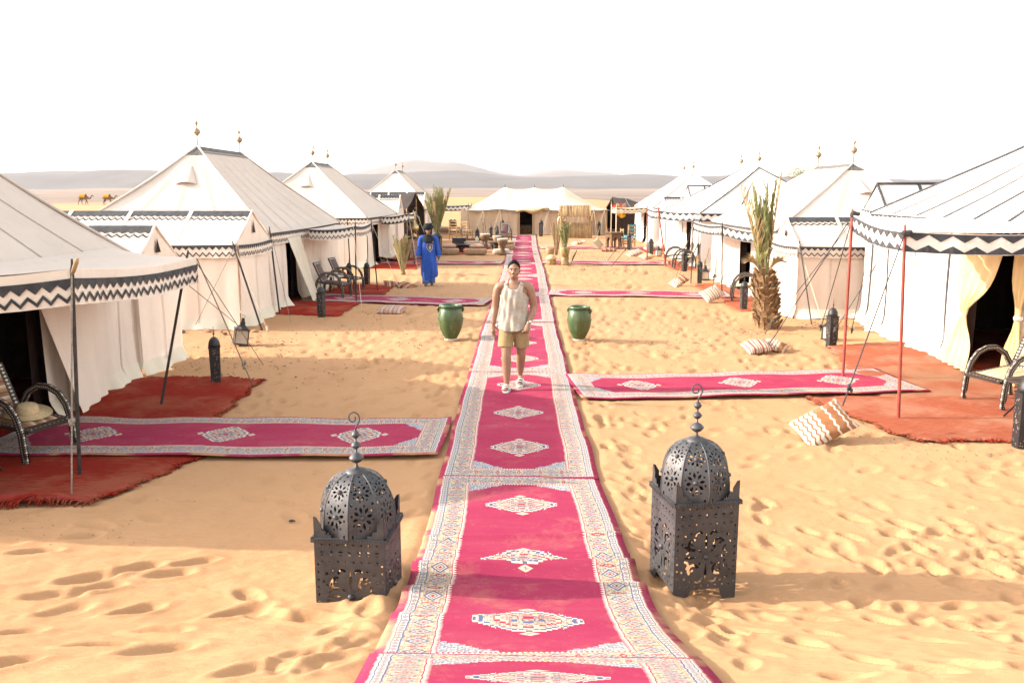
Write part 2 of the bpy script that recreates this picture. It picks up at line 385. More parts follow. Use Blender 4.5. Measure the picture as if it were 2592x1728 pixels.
MT['boot'] = simple('palm_bark', (.17, .095, .045), .9, 12, .5, (30, .6, .02), col2=(.36, .22, .11))
MT['leafgrey'] = simple('dusty_leaves', (.22, .22, .12), .8, 5, .4)
MT['skin'] = simple('tan_skin', (.44, .235, .15), .5, 30, .08, spec=.35, k=.60)
MT['skindk'] = simple('brown_skin', (.26, .12, .075), .5, 30, .1, spec=.35)
MT['hair'] = simple('black_hair', (.008, .007, .008), .65, 60, .4, (120, .4, .01), stretch=(1, .3, 1), spec=.12)
MT['linen'] = simple('oatmeal_linen', (.47, .405, .335), .95, 26, .12, (60, .5, .01))
MT['khaki'] = simple('khaki_cotton', (.37, .255, .125), .9, 12, .12, (40, .3, .01))
MT['khaki2'] = simple('khaki_pocket', (.30, .205, .10), .9, 12, .12, (40, .3, .01))
MT['whiteplastic'] = simple('white_rubber', (.75, .73, .71), .5, 10, .06)
MT['robe'] = simple('blue_cotton', (.022, .085, .42), .8, 9, .25, (22, .4, .03))
MT['robelt'] = simple('light_blue_cotton', (.10, .20, .55), .85, 9, .2)
MT['scarf'] = simple('black_scarf', (.010, .013, .013), .9, 30, .4, (60, .6, .01))
MT['silverthread'] = simple('silver_thread', (.45, .41, .40), .6, 30, .2)
MT['darkthread'] = simple('plum_thread', (.09, .055, .075), .8, 30, .3)
MT['camel'] = simple('camel_hide', (.21, .13, .09), .9, 8, .25)
MT['yellow'] = simple('yellow_blanket', (.62, .30, .012), .9, 6, .35)
MT['turq'] = simple('turquoise_cloth', (.02, .36, .46), .85, 9, .25)
MT['pouf'] = simple('tan_pouf', (.38, .235, .145), .9, 10, .2)
MT['pinkcush'] = simple('pink_cushion', (.50, .28, .21), .9, 14, .3)
MT['straw'] = simple('woven_straw', (.58, .43, .25), .9, 60, .25, (90, .6, .01))
MT['redplastic'] = simple('red_thread', (.45, .03, .03), .7, 10, .1)
MT['steel'] = make_metal('watch_steel', (.45, .45, .46), (.6, .6, .6), rough=.3, metal=.9, ramt=0)
MT['curtain'] = make_cloth('yellow_curtain', (.60, .42, .20), (.66, .50, .28), .2)
MT['drumskin'] = simple('drum_hide', (.62, .53, .42), .8, 12, .15)
MT['pebble'] = simple('grey_pebble', (.10, .075, .06), .9, 50, .5, col2=(.20, .16, .13))
MT['rock'] = simple('hill_rock', (.062, .054, .060), .95, .006, .3, col2=(.105, .088, .088))
MT['rockpale'] = simple('far_rock', (.10, .085, .085), .95, .004, .25, col2=(.14, .118, .112))
MT['kilim'] = stripes('brown_kilim', [(0, .07, (.66, .56, .46)), (.07, .11, (.30, .13, .06)), (.11, .18, (.68, .58, .48)), (.18, .22, (.26, .10, .045)), (.22, .29, (.66, .56, .46)), (.29, .33, (.26, .10, .045)), (.33, .40, (.68, .58, .48)), (.40, .44, (.3, .13, .06)), (.44, .5, (.62, .53, .43)), (.5, .68, (.30, .12, .05)), (.68, .72, (.70, .62, .52)), (.72, .88, (.28, .11, .05)), (.88, .92, (.70, .62, .52))], .58, 0, (.30, .12, .05), .55)
MT['stripe_red'] = stripes('red_striped_weave', [(0, .14, (.62, .52, .44)), (.14, .26, (.34, .05, .035)), (.26, .42, (.64, .55, .46)), (.42, .5, (.12, .07, .05)), (.5, .66, (.58, .48, .40)), (.66, .84, (.38, .06, .04)), (.84, .9, (.22, .16, .05))], .15, 0)
MT['stripe_tan'] = stripes('tan_striped_weave', [(0, .3, (.62, .53, .43)), (.3, .42, (.22, .11, .07)), (.42, .72, (.66, .57, .47)), (.72, .9, (.30, .13, .08))], .14, 0)
MT['stripe_or'] = stripes('orange_striped_weave', [(0, .25, (.30, .07, .03)), (.25, .4, (.05, .03, .03)), (.4, .6, (.46, .17, .06)), (.6, .72, (.10, .05, .04)), (.72, 1, (.52, .33, .24))], .2, 0)
MT['stripe_pk'] = stripes('pink_striped_weave', [(0, .4, (.46, .30, .25)), (.4, .5, (.28, .16, .14)), (.5, .8, (.52, .40, .36)), (.8, 1, (.36, .17, .12))], .2, 0)
MT['kseat'] = stripes('kilim_seat', [(0, .3, (.28, .13, .07)), (.3, .4, (.10, .06, .05)), (.4, .7, (.36, .20, .11)), (.7, .8, (.46, .36, .27))], .12, 1)
MT['check'] = stripes('pale_kilim_seat', [(0, .3, (.52, .38, .22)), (.3, .4, (.40, .24, .12)), (.4, .8, (.56, .43, .27))], .10, 1)

# ------------------------------------------------------------------ rug layout (world metres)
def cx(y): return -.07 + .03 * math.sin(y * .25 + .6) + .10 * min(1, max(0, (7.2 - y) / 4))
MAIN = [(2.0, 3.55), (3.45, 7.70), (7.63, 12.52), (12.45, 17.48), (17.40, 22.47), (22.40, 27.70), (27.62, 33.0), (32.9, 37.9), (37.8, 42.9), (42.8, 47.4), (47.3, 53.4)]
CROSS = [((-.86, 9.08), (-5.75, 9.10), .74), ((-.86, 20.95), (-5.5, 21.75), .74), ((-.84, 33.2), (-5.6, 33.4), .74),
         ((.66, 11.55), (5.42, 12.10), .74), ((.64, 23.0), (5.45, 22.6), .74), ((.70, 33.6), (5.55, 32.9), .74), ((.72, 42.4), (6.6, 42.6), .74)]
SHAG = [  # corners (near inner, near outer, far outer, far inner), material, label, fringe side
    (((-3.72, 6.95), (-6.6, 6.75), (-6.6, 8.62), (-3.30, 8.62)), 'shag', 'red shaggy wool rug with rolled fringed corner under the near left armchairs', 1),
    (((-3.70, 9.78), (-6.2, 9.80), (-5.75, 12.15), (-3.80, 11.95)), 'shag', 'deep red wool rug below the near left canopy beside a black lantern', 0),
    (((-4.10, 18.55), (-5.65, 18.9), (-5.9, 21.4), (-4.05, 21.1)), 'shag', 'crumpled red rug at the doorway of the second left tent', 0),
    (((-3.75, 22.5), (-5.45, 22.5), (-5.45, 25.2), (-3.85, 25.0)), 'shag', 'red rug under the pair of armchairs on the left', 0),
    (((-3.9, 30.6), (-5.9, 31.0), (-5.9, 35.6), (-4.2, 35.6)), 'shag', 'red rug in front of the third left tent near the leaning frond', 0),
    (((4.25, 9.05), (7.2, 9.0), (7.1, 11.2), (3.75, 11.15)), 'shag2', 'orange red rug with knotted fringe under the near right armchair', 1),
    (((4.75, 11.05), (7.0, 11.1), (6.95, 13.05), (5.0, 13.05)), 'shag3', 'pale sun-bleached rug before the near right tent doorway', 0),
    (((5.0, 12.95), (6.9, 12.95), (6.75, 15.2), (5.35, 14.95)), 'shag2', 'orange red rug beyond the red poles beside the near right tent', 0),
    (((4.95, 19.6), (6.2, 19.9), (6.2, 25.4), (5.0, 25.3)), 'shag2', 'faded red rug behind the stumpy palm on the right', 0),
    (((5.3, 30.3), (6.9, 30.3), (6.9, 34.4), (5.3, 34.6)), 'shag2', 'faded red rug under the two arched chairs by the third right tent', 0),
    (((5.6, 38.5), (8.2, 38.5), (8.2, 41.8), (5.6, 41.8)), 'shag', 'small red rug under floor cushions at the far right', 0),
    (((-2.2, 38.0), (-6.2, 38.2), (-6.2, 43.6), (-1.6, 43.4)), 'shag', 'red rug under the low tables of the far seating circle', 0)]
def quad_mask(x, y, Q, grow):
    c = np.mean(np.array(Q), 0); m = np.full(x.shape, 1e9)
    n = len(Q); area = sum(Q[i][0] * Q[(i + 1) % n][1] - Q[(i + 1) % n][0] * Q[i][1] for i in range(n)); sg = 1 if area > 0 else -1
    for i in range(n):
        a, b = Q[i], Q[(i + 1) % n]; l = math.hypot(b[0] - a[0], b[1] - a[1])
        d = ((b[0] - a[0]) * (y - a[1]) - (b[1] - a[1]) * (x - a[0])) / l * sg; m = np.minimum(m, d)
    return np.clip((m + grow) / grow, 0, 1)
RUGQ = [[(cx(a) - .76, a), (cx(a) + .76, a), (cx(b) + .76, b), (cx(b) - .76, b)] for a, b in MAIN]
for p, q, hw in CROSS:
    RUGQ.append([(p[0], p[1] - hw), (q[0], q[1] - hw), (q[0], q[1] + hw), (p[0], p[1] + hw)])
RUGQ += [list(s[0]) for s in SHAG]

# ------------------------------------------------------------------ ground sheet
def build_ground():
    ys = [-4.0]
    while ys[-1] < 26000:
        y = ys[-1]; ys.append(y + (.35 if y < 1.5 else max(.021, min(y * y / 1500., y * .05))))
    ys = np.array(ys); nv = len(ys); nu = 600
    t = np.linspace(-1, 1, nu + 1); tt = t * .72 + .28 * t ** 3
    hw = .86 * np.clip(ys, 2.5, None) + 3.2
    X = tt[None, :] * hw[:, None]; Yg = np.repeat(ys[:, None], nu + 1, 1)
    Z = land(X, Yg)
    mask = np.zeros_like(X); sel = ys < 60; ns = int(sel.sum())
    for Q in RUGQ: mask[:ns] = np.maximum(mask[:ns], quad_mask(X[:ns], Yg[:ns], Q, .12))
    D = np.zeros_like(X); near = slice(0, int((ys < 40).sum())); xn, yn = X[near], Yg[near]
    D[near] += .018 * fbm(xn * 1.6, yn * 1.6, 4, 20) + .010 * vnoise(xn * 6, yn * 6, 31) + .006 * vnoise(xn * 15, yn * 15, 33)
    rg = np.abs(fbm(xn * .8 + yn * .25, yn * 2.2 - xn * .9, 3, 40)); D[near] += .014 * np.clip(.16 - rg, 0, .16) / .16 * np.clip((7 - yn) / 2, 0, 1)
    # footprints and scuffs
    rnd = random.Random(5); prints = []
    def trail(x, y, a, n, dep, sz=1.0):
        for k in range(n):
            sgn = 1 if k % 2 else -1
            prints.append((x + math.cos(a) * .34 * k - math.sin(a) * .11 * sgn + rnd.gauss(0, .04), y + math.sin(a) * .34 * k + math.cos(a) * .11 * sgn + rnd.gauss(0, .04), a + rnd.gauss(0, .2), dep * rnd.uniform(.7, 1.3), sz * rnd.uniform(.85, 1.2)))
    for _ in range(70): trail(rnd.uniform(.9, 8), rnd.uniform(3.0, 9.8), rnd.choice([.3, .8, 1.3, 1.8, 2.4, 2.9]) + rnd.gauss(0, .2), rnd.randint(3, 9), .021, .80)
    for _ in range(11): trail(rnd.uniform(-5, -.9), rnd.uniform(2.6, 5.8), rnd.choice([.5, .7, 1.0, 2.4]) + rnd.gauss(0, .15), rnd.randint(2, 5), .030, 1.05)
    for _ in range(10): trail(rnd.uniform(-5, -1.5), rnd.uniform(6.2, 9), rnd.uniform(0, 3.1), rnd.randint(2, 5), .016)
    for _ in range(120): trail(rnd.choice([-1, 1]) * rnd.uniform(.9, 4.8), rnd.uniform(9.0, 20), rnd.uniform(0, 3.1), rnd.randint(3, 8), .028, .95)
    for _ in range(70): trail(rnd.choice([-1, 1]) * rnd.uniform(.9, 5), rnd.uniform(19, 36), rnd.uniform(0, 3.1), rnd.randint(4, 10), .030, 1.5)
    for _ in range(46): trail(rnd.uniform(1.2, 5.5), rnd.uniform(2.8, 6.4), rnd.uniform(0, 3.1), rnd.randint(2, 6), .027, .82)
    for sx in (-1, 1):      # churned strip beside the runner
        for _ in range(90): prints.append((sx * rnd.uniform(.85, 1.15), rnd.uniform(3.5, 20), PI / 2 + rnd.gauss(0, .4), .02, rnd.uniform(.7, 1)))
    for (x, y, a, dep, sz) in prints:
        i0, i1 = np.searchsorted(ys, [y - .5 * sz, y + .5 * sz])
        if i1 <= i0: continue
        xr = X[i0]; j0, j1 = np.searchsorted(xr, [x - .8, x + .8])
        if j1 <= j0: continue
        xs = X[i0:i1, j0:j1] - x; yy = Yg[i0:i1, j0:j1] - y
        ca, sa = math.cos(a), math.sin(a); p = (xs * ca + yy * sa) / (.155 * sz); q = (-xs * sa + yy * ca) / ((.075 + .012 * p) * sz)
        rr = np.sqrt(p * p + q * q)
        d = -dep / (1 + np.exp((rr - .85) * 9)) * (1 + .35 * p) + dep * .34 * np.exp(-((rr - 1.28) / .28) ** 2)
        D[i0:i1, j0:j1] += d
    # sand heaped around the two big lanterns
    for (x, y, h) in ((-1.08, 5.1, .06), (1.2, 5.45, -.05)):
        D[near] += h * np.exp(-(((xn - x) / .55) ** 2 + ((yn - y) / .5) ** 2))
    Z = Z + D * (1 - mask) - .018 * mask * (1 - 0)
    vs_ = np.stack([X, Yg, Z], -1).reshape(-1, 3).astype(np.float32)
    W = nu + 1; a = (np.arange(nv - 1)[:, None] * W + np.arange(nu)[None, :]).ravel()
    fs = np.stack([a, a + 1, a + 1 + W, a + W], 1).astype(np.int32)
    me = bpy.data.meshes.new('ground'); me.vertices.add(len(vs_)); me.vertices.foreach_set('co', vs_.ravel())
    me.loops.add(fs.size); me.loops.foreach_set('vertex_index', fs.ravel()); me.polygons.add(len(fs))
    me.polygons.foreach_set('loop_start', np.arange(len(fs), dtype=np.int32) * 4); me.polygons.foreach_set('use_smooth', np.ones(len(fs), bool))
    me.update(calc_edges=True); me.validate(); me.materials.append(MT['sand'])
    o = bpy.data.objects.new('ground', me); COL.objects.link(o); o['kind'] = 'structure'; o['label'] = 'rippled orange desert sand with footprints running to a stony plain'
    print('ground verts', len(vs_))
build_ground()

# hills on the horizon
def pxray(u):   # bearing of a column of the photograph
    return math.tan(math.atan((u - 1176) / 1960.0) - R(.86))
def hills(name, label, Y0, prof, depth, mat, seed, rough):
    us = [p[0] for p in prof]; bear = [pxray(u) for u in us]; hs_ = [2.65 + (445.5 - v) / 1960.0 / math.cos(R(9.8)) ** 2 * Y0 * 1.0 for _, v in prof]
    n = 420; b = np.linspace(bear[0], bear[-1], n); H = np.interp(b, bear, hs_); X0 = b * Y0
    k = np.ones(9) / 9; H = np.convolve(np.pad(H, 4, 'edge'), k, 'valid')
    H = H + rough * 10 * fbm(X0 * .004, X0 * 0 + seed, 4, seed)
    vts = []; nv = 26
    for j in range(nv + 1):
        t = j / nv; y = Y0 + depth * (t - .62) * 1.0
        prof_t = math.sin(min(t / .62, 1) * PI / 2) ** 1.25 if t <= .62 else math.cos((t - .62) / .38 * PI / 2)
        r_ = fbm(X0 * .0028, np.full(n, y * .0028), 5, seed + 3)
        base = land(X0, np.full(n, y))
        z = base - 30 + (H - base + 30) * prof_t + rough * 34 * r_ * (math.sin(t * PI))
        vts.append(np.stack([X0 * (y / Y0) ** .0, np.full(n, y), z], -1))
    A = np.concatenate(vts); mb = MB(); mb.v = [tuple(p) for p in A]; mb.uv = [(0, 0)] * len(mb.v)
    mb.f = [(j * n + i, j * n + i + 1, (j + 1) * n + i + 1, (j + 1) * n + i) for j in range(nv) for i in range(n - 1)]
    o = mb.build(name, mat); o['kind'] = 'structure'; o['label'] = label
hills('hills', 'low grey brown rolling hills along the horizon', 3600, [(-900, 415), (-300, 404), (0, 405), (150, 399), (350, 396), (560, 392), (640, 396), (740, 404), (830, 398), (900, 404), (960, 400), (1030, 396), (1100, 400), (1200, 412), (1330, 410), (1400, 404), (1480, 400), (1560, 409), (1700, 403), (1800, 408), (1900, 412), (2050, 416), (2150, 415), (2230, 413), (2320, 418), (2600, 425), (3300, 410)], 1500, MT['rock'], 2, .55)
hills('mountains', 'pale hazy mountain with a flat double summit behind the hills', 6000, [(-700, 425), (500, 425), (760, 418), (840, 404), (895, 392), (940, 376), (970, 372), (1005, 375), (1035, 381), (1065, 382), (1110, 393), (1160, 401), (1225, 406), (1250, 398), (1290, 396), (1340, 401), (1365, 395), (1420, 401), (1480, 410), (1540, 408), (1600, 415), (1700, 425), (3000, 425)], 1800, MT['rockpale'], 8, 1.0)

# ------------------------------------------------------------------ patterned runner rugs
def rug(name, label, p, q, hw, z0, seed, fold=None, group=None):
    p = Vector((p[0], p[1])); q = Vector((q[0], q[1])); L = (q - p).length; d = (q - p) / L; n = Vector((-d.y, d.x))
    nu, nv = 22, max(60, int(L / (.022 if fold else .05))); rnd = random.Random(seed)
    ph = [rnd.uniform(0, 6.28) for _ in range(8)]
    c0 = p
    def P(u, v):
        a = (u - .5) * 2 * hw; s = v * L
        wob = .007 * math.sin(s * 1.3 + ph[0]) + .004 * math.sin(s * 4.1 + ph[1])
        e = .012 * math.sin(a * 3 + ph[2]) * (1 if v in (0, 1) else 0)
        pt = c0 + d * (s + e) - n * (a + wob)
        z = max(G(pt.x, pt.y), 0 if pt.y > 6 else -1) + z0
        z += .006 * (math.sin(s * 2.6 + ph[3] + a) + math.sin(s * 5.3 + ph[4] - 2 * a)) + .008 * max(0, math.sin(s * 1.1 + ph[5] + a * .7)) ** 6
        if fold: z += fold(pt.x, pt.y)
        if abs(abs(a) - hw) < 1e-6: z -= .006
        return (pt.x, pt.y, z)
    mb = MB(); mb.grid(P, nu, nv, uvf=lambda u, v: ((u - .5) * 1.5, v * RUGL))
    o = mb.build(name, MT['rug']); sm = o.modifiers.new('thick', 'SOLIDIFY'); sm.thickness = .009; sm.offset = 1
    return tag(o, label, 'rug', group)
def fold1(x, y):
    return (.058 * math.exp(-((y - 5.42 - .10 * x) / (.05 if y > 5.42 + .1 * x else .12)) ** 2) + .050 * math.exp(-((y - 4.95 - .12 * x) / (.045 if y > 4.95 + .12 * x else .14)) ** 2) + .028 * math.exp(-((y - 6.1 - .06 * x) / .035) ** 2) + .016 * math.exp(-((y - 5.75 + .05 * x) / .03) ** 2)
            + .02 * math.exp(-((y - 4.3 + .1 * x) / .07) ** 2) * (x < .1))
ordn = ['nearest end of the crimson runner carpet at the bottom edge', 'crimson medallion runner rug with folds lying between the two big lanterns', 'crimson medallion runner rug the man in shorts walks onto',
        'crimson runner rug just behind the walking man, level with the green jars', 'crimson runner rug beyond the green jars, past the second left branch rug', 'crimson runner rug level with the man in blue',
        'crimson runner rug just short of the potted palm', 'crimson runner rug beside the potted palm', 'crimson runner rug next to the drums', 'crimson runner rug one short of the far marquee', 'farthest crimson runner rug ending at the marquee door']
for i, (a, b) in enumerate(MAIN):
    rug('runner_rug', ordn[i], (cx(a), a), (cx(b), b), .75, .016 if i != 0 else .034, 100 + i, fold1 if i == 1 else None, 'runner carpets along the middle path')
crl = ['crimson branch rug leading left to the near left tent', 'crimson branch rug leading left to the second left tent', 'crimson branch rug leading left behind the man in blue',
       'crimson branch rug leading right past the red poles', 'crimson branch rug leading right toward the stumpy palm', 'crimson branch rug leading right from the potted palm', 'farthest crimson branch rug leading right near the reed bar']
for i, (p, q, hw) in enumerate(CROSS):
    rug('branch_rug', crl[i], p, q, hw, .022, 200 + i, None, 'branch carpets leading to the tents')

def shag(Q, mk, label, fr, seed):
    Q = [Vector((a, b)) for a, b in Q]; rnd = random.Random(seed); ph = [rnd.uniform(0, 6.28) for _ in range(9)]
    c = sum(Q, Vector((0, 0))) / 4; n = 46
    root = thing('wool_rug', label, 'rug', (c.x, c.y, G(c.x, c.y)), 0, 'plain red wool rugs'); off = root.location
    def P(u, v):
        a = Q[0].lerp(Q[1], u); b = Q[3].lerp(Q[2], u); p = a.lerp(b, v)
        e = min(u, v, 1 - u, 1 - v)
        p = p + Vector((.03 * math.sin(v * 19 + ph[0]) + .02 * math.sin(v * 47 + ph[1]), .03 * math.sin(u * 17 + ph[2]) + .02 * math.sin(u * 43 + ph[3]))) * (1 if e < .03 else .6)
        z = G(p.x, p.y) + .004 + (.012 if e > 0 else -.012)
        z += .012 * max(0, math.sin(p.y * 5.2 + p.x * 1.3 + ph[4])) ** 3 + .02 * max(0, math.sin(p.y * 2.1 - p.x * .8 + ph[5])) ** 4 + .006 * float(vnoise(p.x * 9, p.y * 9, seed))
        if seed == 300: z += .07 * math.exp(-((u - .16) / .10) ** 2 - (v / .07) ** 2)
        return (p.x, p.y, z)
    mb = MB(); mb.grid(P, n, n); mb.build('pile', MT[mk], root, off=off)
    if fr:
        f = MB()
        for k in range(80):
            u = rnd.random() * (1 if seed != 300 else .55) ; p = Vector(P(u, 0)); L = rnd.uniform(.06, .13)
            q = p + Vector((rnd.gauss(0, .03), -L, 0)); q.z = G(q.x, q.y) + .012; mid = (p + q) / 2 + Vector((rnd.gauss(0, .012), 0, .015))
            f.tube([p, mid, q], .006, 4)
        f.build('fringe', MT['shag'], root, off=off)
    if seed in (300, 301, 305):   # shaggy tufts along the inner border
        t = MB()
        for k in range(420):
            p = Vector(P(0, rnd.random())) if k % 3 else Vector(P(rnd.random() * .9, 1 if seed != 305 else 0)); p += Vector((rnd.gauss(0, .015), rnd.gauss(0, .015), 0)); a = rnd.uniform(0, 6.28); L = rnd.uniform(.02, .05)
            q = p + Vector((math.cos(a) * L + .02, math.sin(a) * L, rnd.uniform(.0, .02))); q.z = max(q.z, G(q.x, q.y) + .008); t.tube([p, (p + q) / 2 + Vector((0, 0, .012)), q], [.007, .006, .002], 4)
        t.build('pile_tufts', MT[mk], root, off=off)['kind'] = 'stuff'
    if seed == 300:   # the near corner is rolled back, showing the flat woven underside
        rl = MB(); A0, A1 = Vector(P(.02, 0)), Vector(P(.46, 0))
        def RF(u, v):
            b = A0.lerp(A1, u); r = .008 + .030 * math.sin(PI * min(1, u * 1.05)) ** .8; a = -1.2 + v * 4.0; return (b.x, b.y + .02 - r * math.cos(a) * 1.3, G(b.x, b.y) + .012 + r + r * math.sin(a))
        rl.grid(RF, 24, 12); rl.build('rolled_edge', MT['redfelt'], root, off=off)
    return root
for i, s in enumerate(SHAG): shag(s[0], s[1], s[2], s[3], 300 + i)

# ------------------------------------------------------------------ tents
def zig(mb, F, L, style, per):
    n = max(1, round(L / per)); w = L / n
    def pl(*st): mb.poly([F(s, t) for s, t in st])
    for i in range(n):
        a, b = i * w, (i + 1) * w; m = (a + b) / 2
        if style == 'double':
            pl((a, 0), (m, 0), (m, .38), (a, .13)); pl((m, 0), (b, 0), (b, .13), (m, .38))
            for (p, q, t0, t1) in ((a, m, .52, .82), (m, b, .82, .52)): pl((p, t0), (q, t1), (q, t1 + .12), (p, t0 + .12))
        elif style == 'bold':
            pl((a, 0), (m, 0), (m, .46), (a, .20)); pl((m, 0), (b, 0), (b, .20), (m, .46))
            for (p, q, t0, t1) in ((a, m, .50, .80), (m, b, .80, .50)): pl((p, t0), (q, t1), (q, t1 + .17), (p, t0 + .17))
        elif style == 'frame':
            pl((a, 0), (m, 0), (m, .42), (a, .08)); pl((m, 0), (b, 0), (b, .08), (m, .42))
            pl((a, .60), (m, .92), (m, 1), (a, 1)); pl((m, .92), (b, .60), (b, 1), (m, 1))
        elif style == 'ridge':
            pl((a, 0), (m, 0), (m, .62), (a, .46)); pl((m, 0), (b, 0), (b, .46), (m, .62))
            for (p, q, t0, t1) in ((a, m, .62, .84), (m, b, .84, .62)): pl((p, t0), (q, t1), (q, t1 + .13), (p, t0 + .13))
def hang(root, off, p, q, out, h, style, cloth='cream', name='valance', per=.13, droop=.03, seed=0, slope=0.0, t0=.03):
    """a strip of cloth hanging from the line p-q, with black zigzag applique sewn on"""
    p, q, out = Vector(p), Vector(q), Vector(out).normalized(); L = (q - p).length; d = (q - p) / L; rnd = random.Random(seed + int(L * 100)); ph = rnd.uniform(0, 6)
    def F0(s, t, k=0.0):
        b = p + d * s; o = .010 * math.sin(9 * s + ph) * t + .02 * t * math.sin(3.1 * s + ph * 2) + .012 * math.sin(23 * s + ph) * t * t + slope * t * h + k
        return b + out * o + Vector((0, 0, -droop * math.sin(PI * s / L) - t * h))
    mb = MB(); nu = max(8, int(L / .06)); mb.grid(lambda u, v: F0(u * L, v), nu, 5)
    v = mb.build(name, MT[cloth], root, off=off)
    z = MB(); zig(z, lambda s, t: F0(s, t0 + t * (.97 - t0), .011), L, style, per); z.build('zigzag_trim', MT['black'], v, smooth=False, off=off)
    return v
def wallsheet(root, off, p, q, z1, out, cloth='cream', name='wall', seed=0, skirt=True, seams=0, lean=.0, flare=.10, fold=1.0, seammat='seam'):
    p, q, out = Vector((*p, 0)), Vector((*q, 0)), Vector((*out, 0)).normalized(); L = (q - p).length; d = (q - p) / L; rnd = random.Random(seed)
    ph = [rnd.uniform(0, 6.28) for _ in range(6)]
    def F(s, t):   # t: 0 top .. 1 ground
        b = p + d * s; g = G(b.x, b.y); z = lerp(z1, g + .01, t)
        o = (.024 * math.sin(5.1 * s + ph[0] + .6 * t) + .015 * math.sin(11 * s + ph[1] + t) + .006 * math.sin(21 * s + ph[2])) * fold * (.4 + t)
        o += .03 * math.sin(1.7 * s + ph[3]) * math.sin(PI * t) + lean * t
        if t > .86: o += flare * ((t - .86) / .14) ** 1.5 * (1 + .5 * math.sin(7 * s + ph[4]) + .3 * math.sin(17 * s))
        if t > .97: z += .012 * math.sin(9 * s + ph[5])
        return b + out * o + Vector((0, 0, z - b.z))
    mb = MB(); nu = max(10, int(L / .07)); T = [0, .2, .4, .6, .75, .86, .9, .94, .97, 1]
    mb.grid(lambda u, v: F(u * L, T[round(v * 9)]), nu, 9)
    wl = mb.build(name, MT[cloth], root, off=off)
    if skirt:
        k = MB(); k.grid(lambda u, v: F(u * L, .875 + .125 * v) + out * .006, nu, 5); k.build('skirt', MT['skirt'], wl, off=off)
    for i in range(seams):
        s = L * (i + .5) / seams; k = MB(); k.grid(lambda u, v: F(s + (u - .5) * (.022 if seammat == 'seam' else .075), v * .93) + out * .016, 1, 24); k.build('seam', MT[seammat], wl, off=off)
    return wl
def panel(root, off, A, B, C, D, cloth, seams, sag=.06, seammat='seam', nu=20, nv=12, black=None, name='roof_panel', seed=0, per=.16, bstyle='ridge'):
    """roof slope: A-B along the eave, D-C along the top (D above A)"""
    A, B, C, D = map(Vector, (A, B, C, D)); nrm = (B - A).cross((D - A) if (D - A).length > .01 else (C - A)).normalized()
    if nrm.z < 0: nrm = -nrm
    rnd = random.Random(seed); ph = rnd.uniform(0, 6)
    def F(u, v, k=0.0):
        p = A.lerp(B, u).lerp(D.lerp(C, u), v); s = sag * math.sin(PI * v) * (.65 + .35 * math.sin(PI * u))
        s += .010 * math.sin(u * 26 + ph) * math.sin(PI * v) * (1 - v) + .03 * math.sin(PI * u) * (1 - v) ** 2 + .014 * math.sin(u * 7 + v * 5 + ph) * math.sin(PI * v)
        return p - nrm * s + nrm * k
    mb = MB(); mb.grid(F, nu, nv); o = mb.build(name, MT[cloth], root, off=off)
    eave = (B - A).length; w = .035 / eave
    for i in range(1, seams):
        u = i / seams; k = MB(); k.grid(lambda a, v: F(u + (a - .5) * w * (1 if seammat == 'seam' else 2.0), v * (.985 if (C - D).length > .1 else .97), .016), 1, nv * 2); k.build('seam', MT[seammat], o, off=off)
    for u in (0, 1):   # rolled hems on the hips
        k = MB(); k.tube([F(u, v / 10, .012) for v in range(11)], .022, 6); k.build('hip_hem', MT[cloth if seammat == 'seam' else seammat], o, off=off)
    if black:
        z = MB(); top = (C - D).length
        if top > .2: zig(z, lambda s, t: F(min(max(s / 1.0, 0), 1), 1 - t * black, .010), 1.0, bstyle, per / top)
        else: z.grid(lambda a, b: F(a, 1 - b * black * .999, .010), 10, 4)
        z.build('ridge_band', MT['greyband'], o, smooth=False, off=off)
    return o, F
def finial(root, off, p, s=1.0, tilt=0.0):
    x, y, z = p; M = ry(tilt)
    mb = MB(); mb.lathe([(.012, -.10), (.012, .24), (.02, .25), (.05, .28), (.082, .32), (.088, .345), (.075, .385), (.03, .42), (.014, .44), (.014, .50), (.03, .515), (.042, .545), (.03, .575), (.012, .60), (.010, .66), (.02, .67), (.006, .69)], 14, (0, 0, 0), M)
    if s > .99:
        mb.tube([M @ Vector((.03 * math.cos(a), 0, .715 + .03 * math.sin(a))) for a in np.linspace(2.4, 7.0, 10)], [.002 + .006 * math.sin(PI * i / 9) for i in range(10)], 5)
    mb.v = [(a * s + x, b * s + y, c * s + z) for a, b, c in mb.v]
    mb.build('finial', MT['finial'], root, off=off)
def pole(root, off, b, t, r=.018, mat='polemet', over=.12, name='pole'):
    b, t = Vector(b), Vector(t); d = (t - b).normalized(); mb = MB(); mb.tube([b - d * .05, b, b.lerp(t, .5), t, t + d * over], [r, r, r, r, r * .6], 8); return mb.build(name, MT[mat], root, off=off)
def rope(root, off, a, b, r=.007, mat='rope', sag=.0, knot=None, name='guy_rope'):
    a, b = Vector(a), Vector(b); mb = MB(); mb.tube([a.lerp(b, i / 8) - Vector((0, 0, sag * math.sin(PI * i / 8))) for i in range(9)], r, 5)
    if knot:
        for k in range(5): mb.ell(a.lerp(b, knot) + Vector((random.gauss(0, .012), random.gauss(0, .012), random.gauss(0, .02))), (.018, .018, .028), 7, 5)
    return mb.build(name, MT[mat], root, off=off)
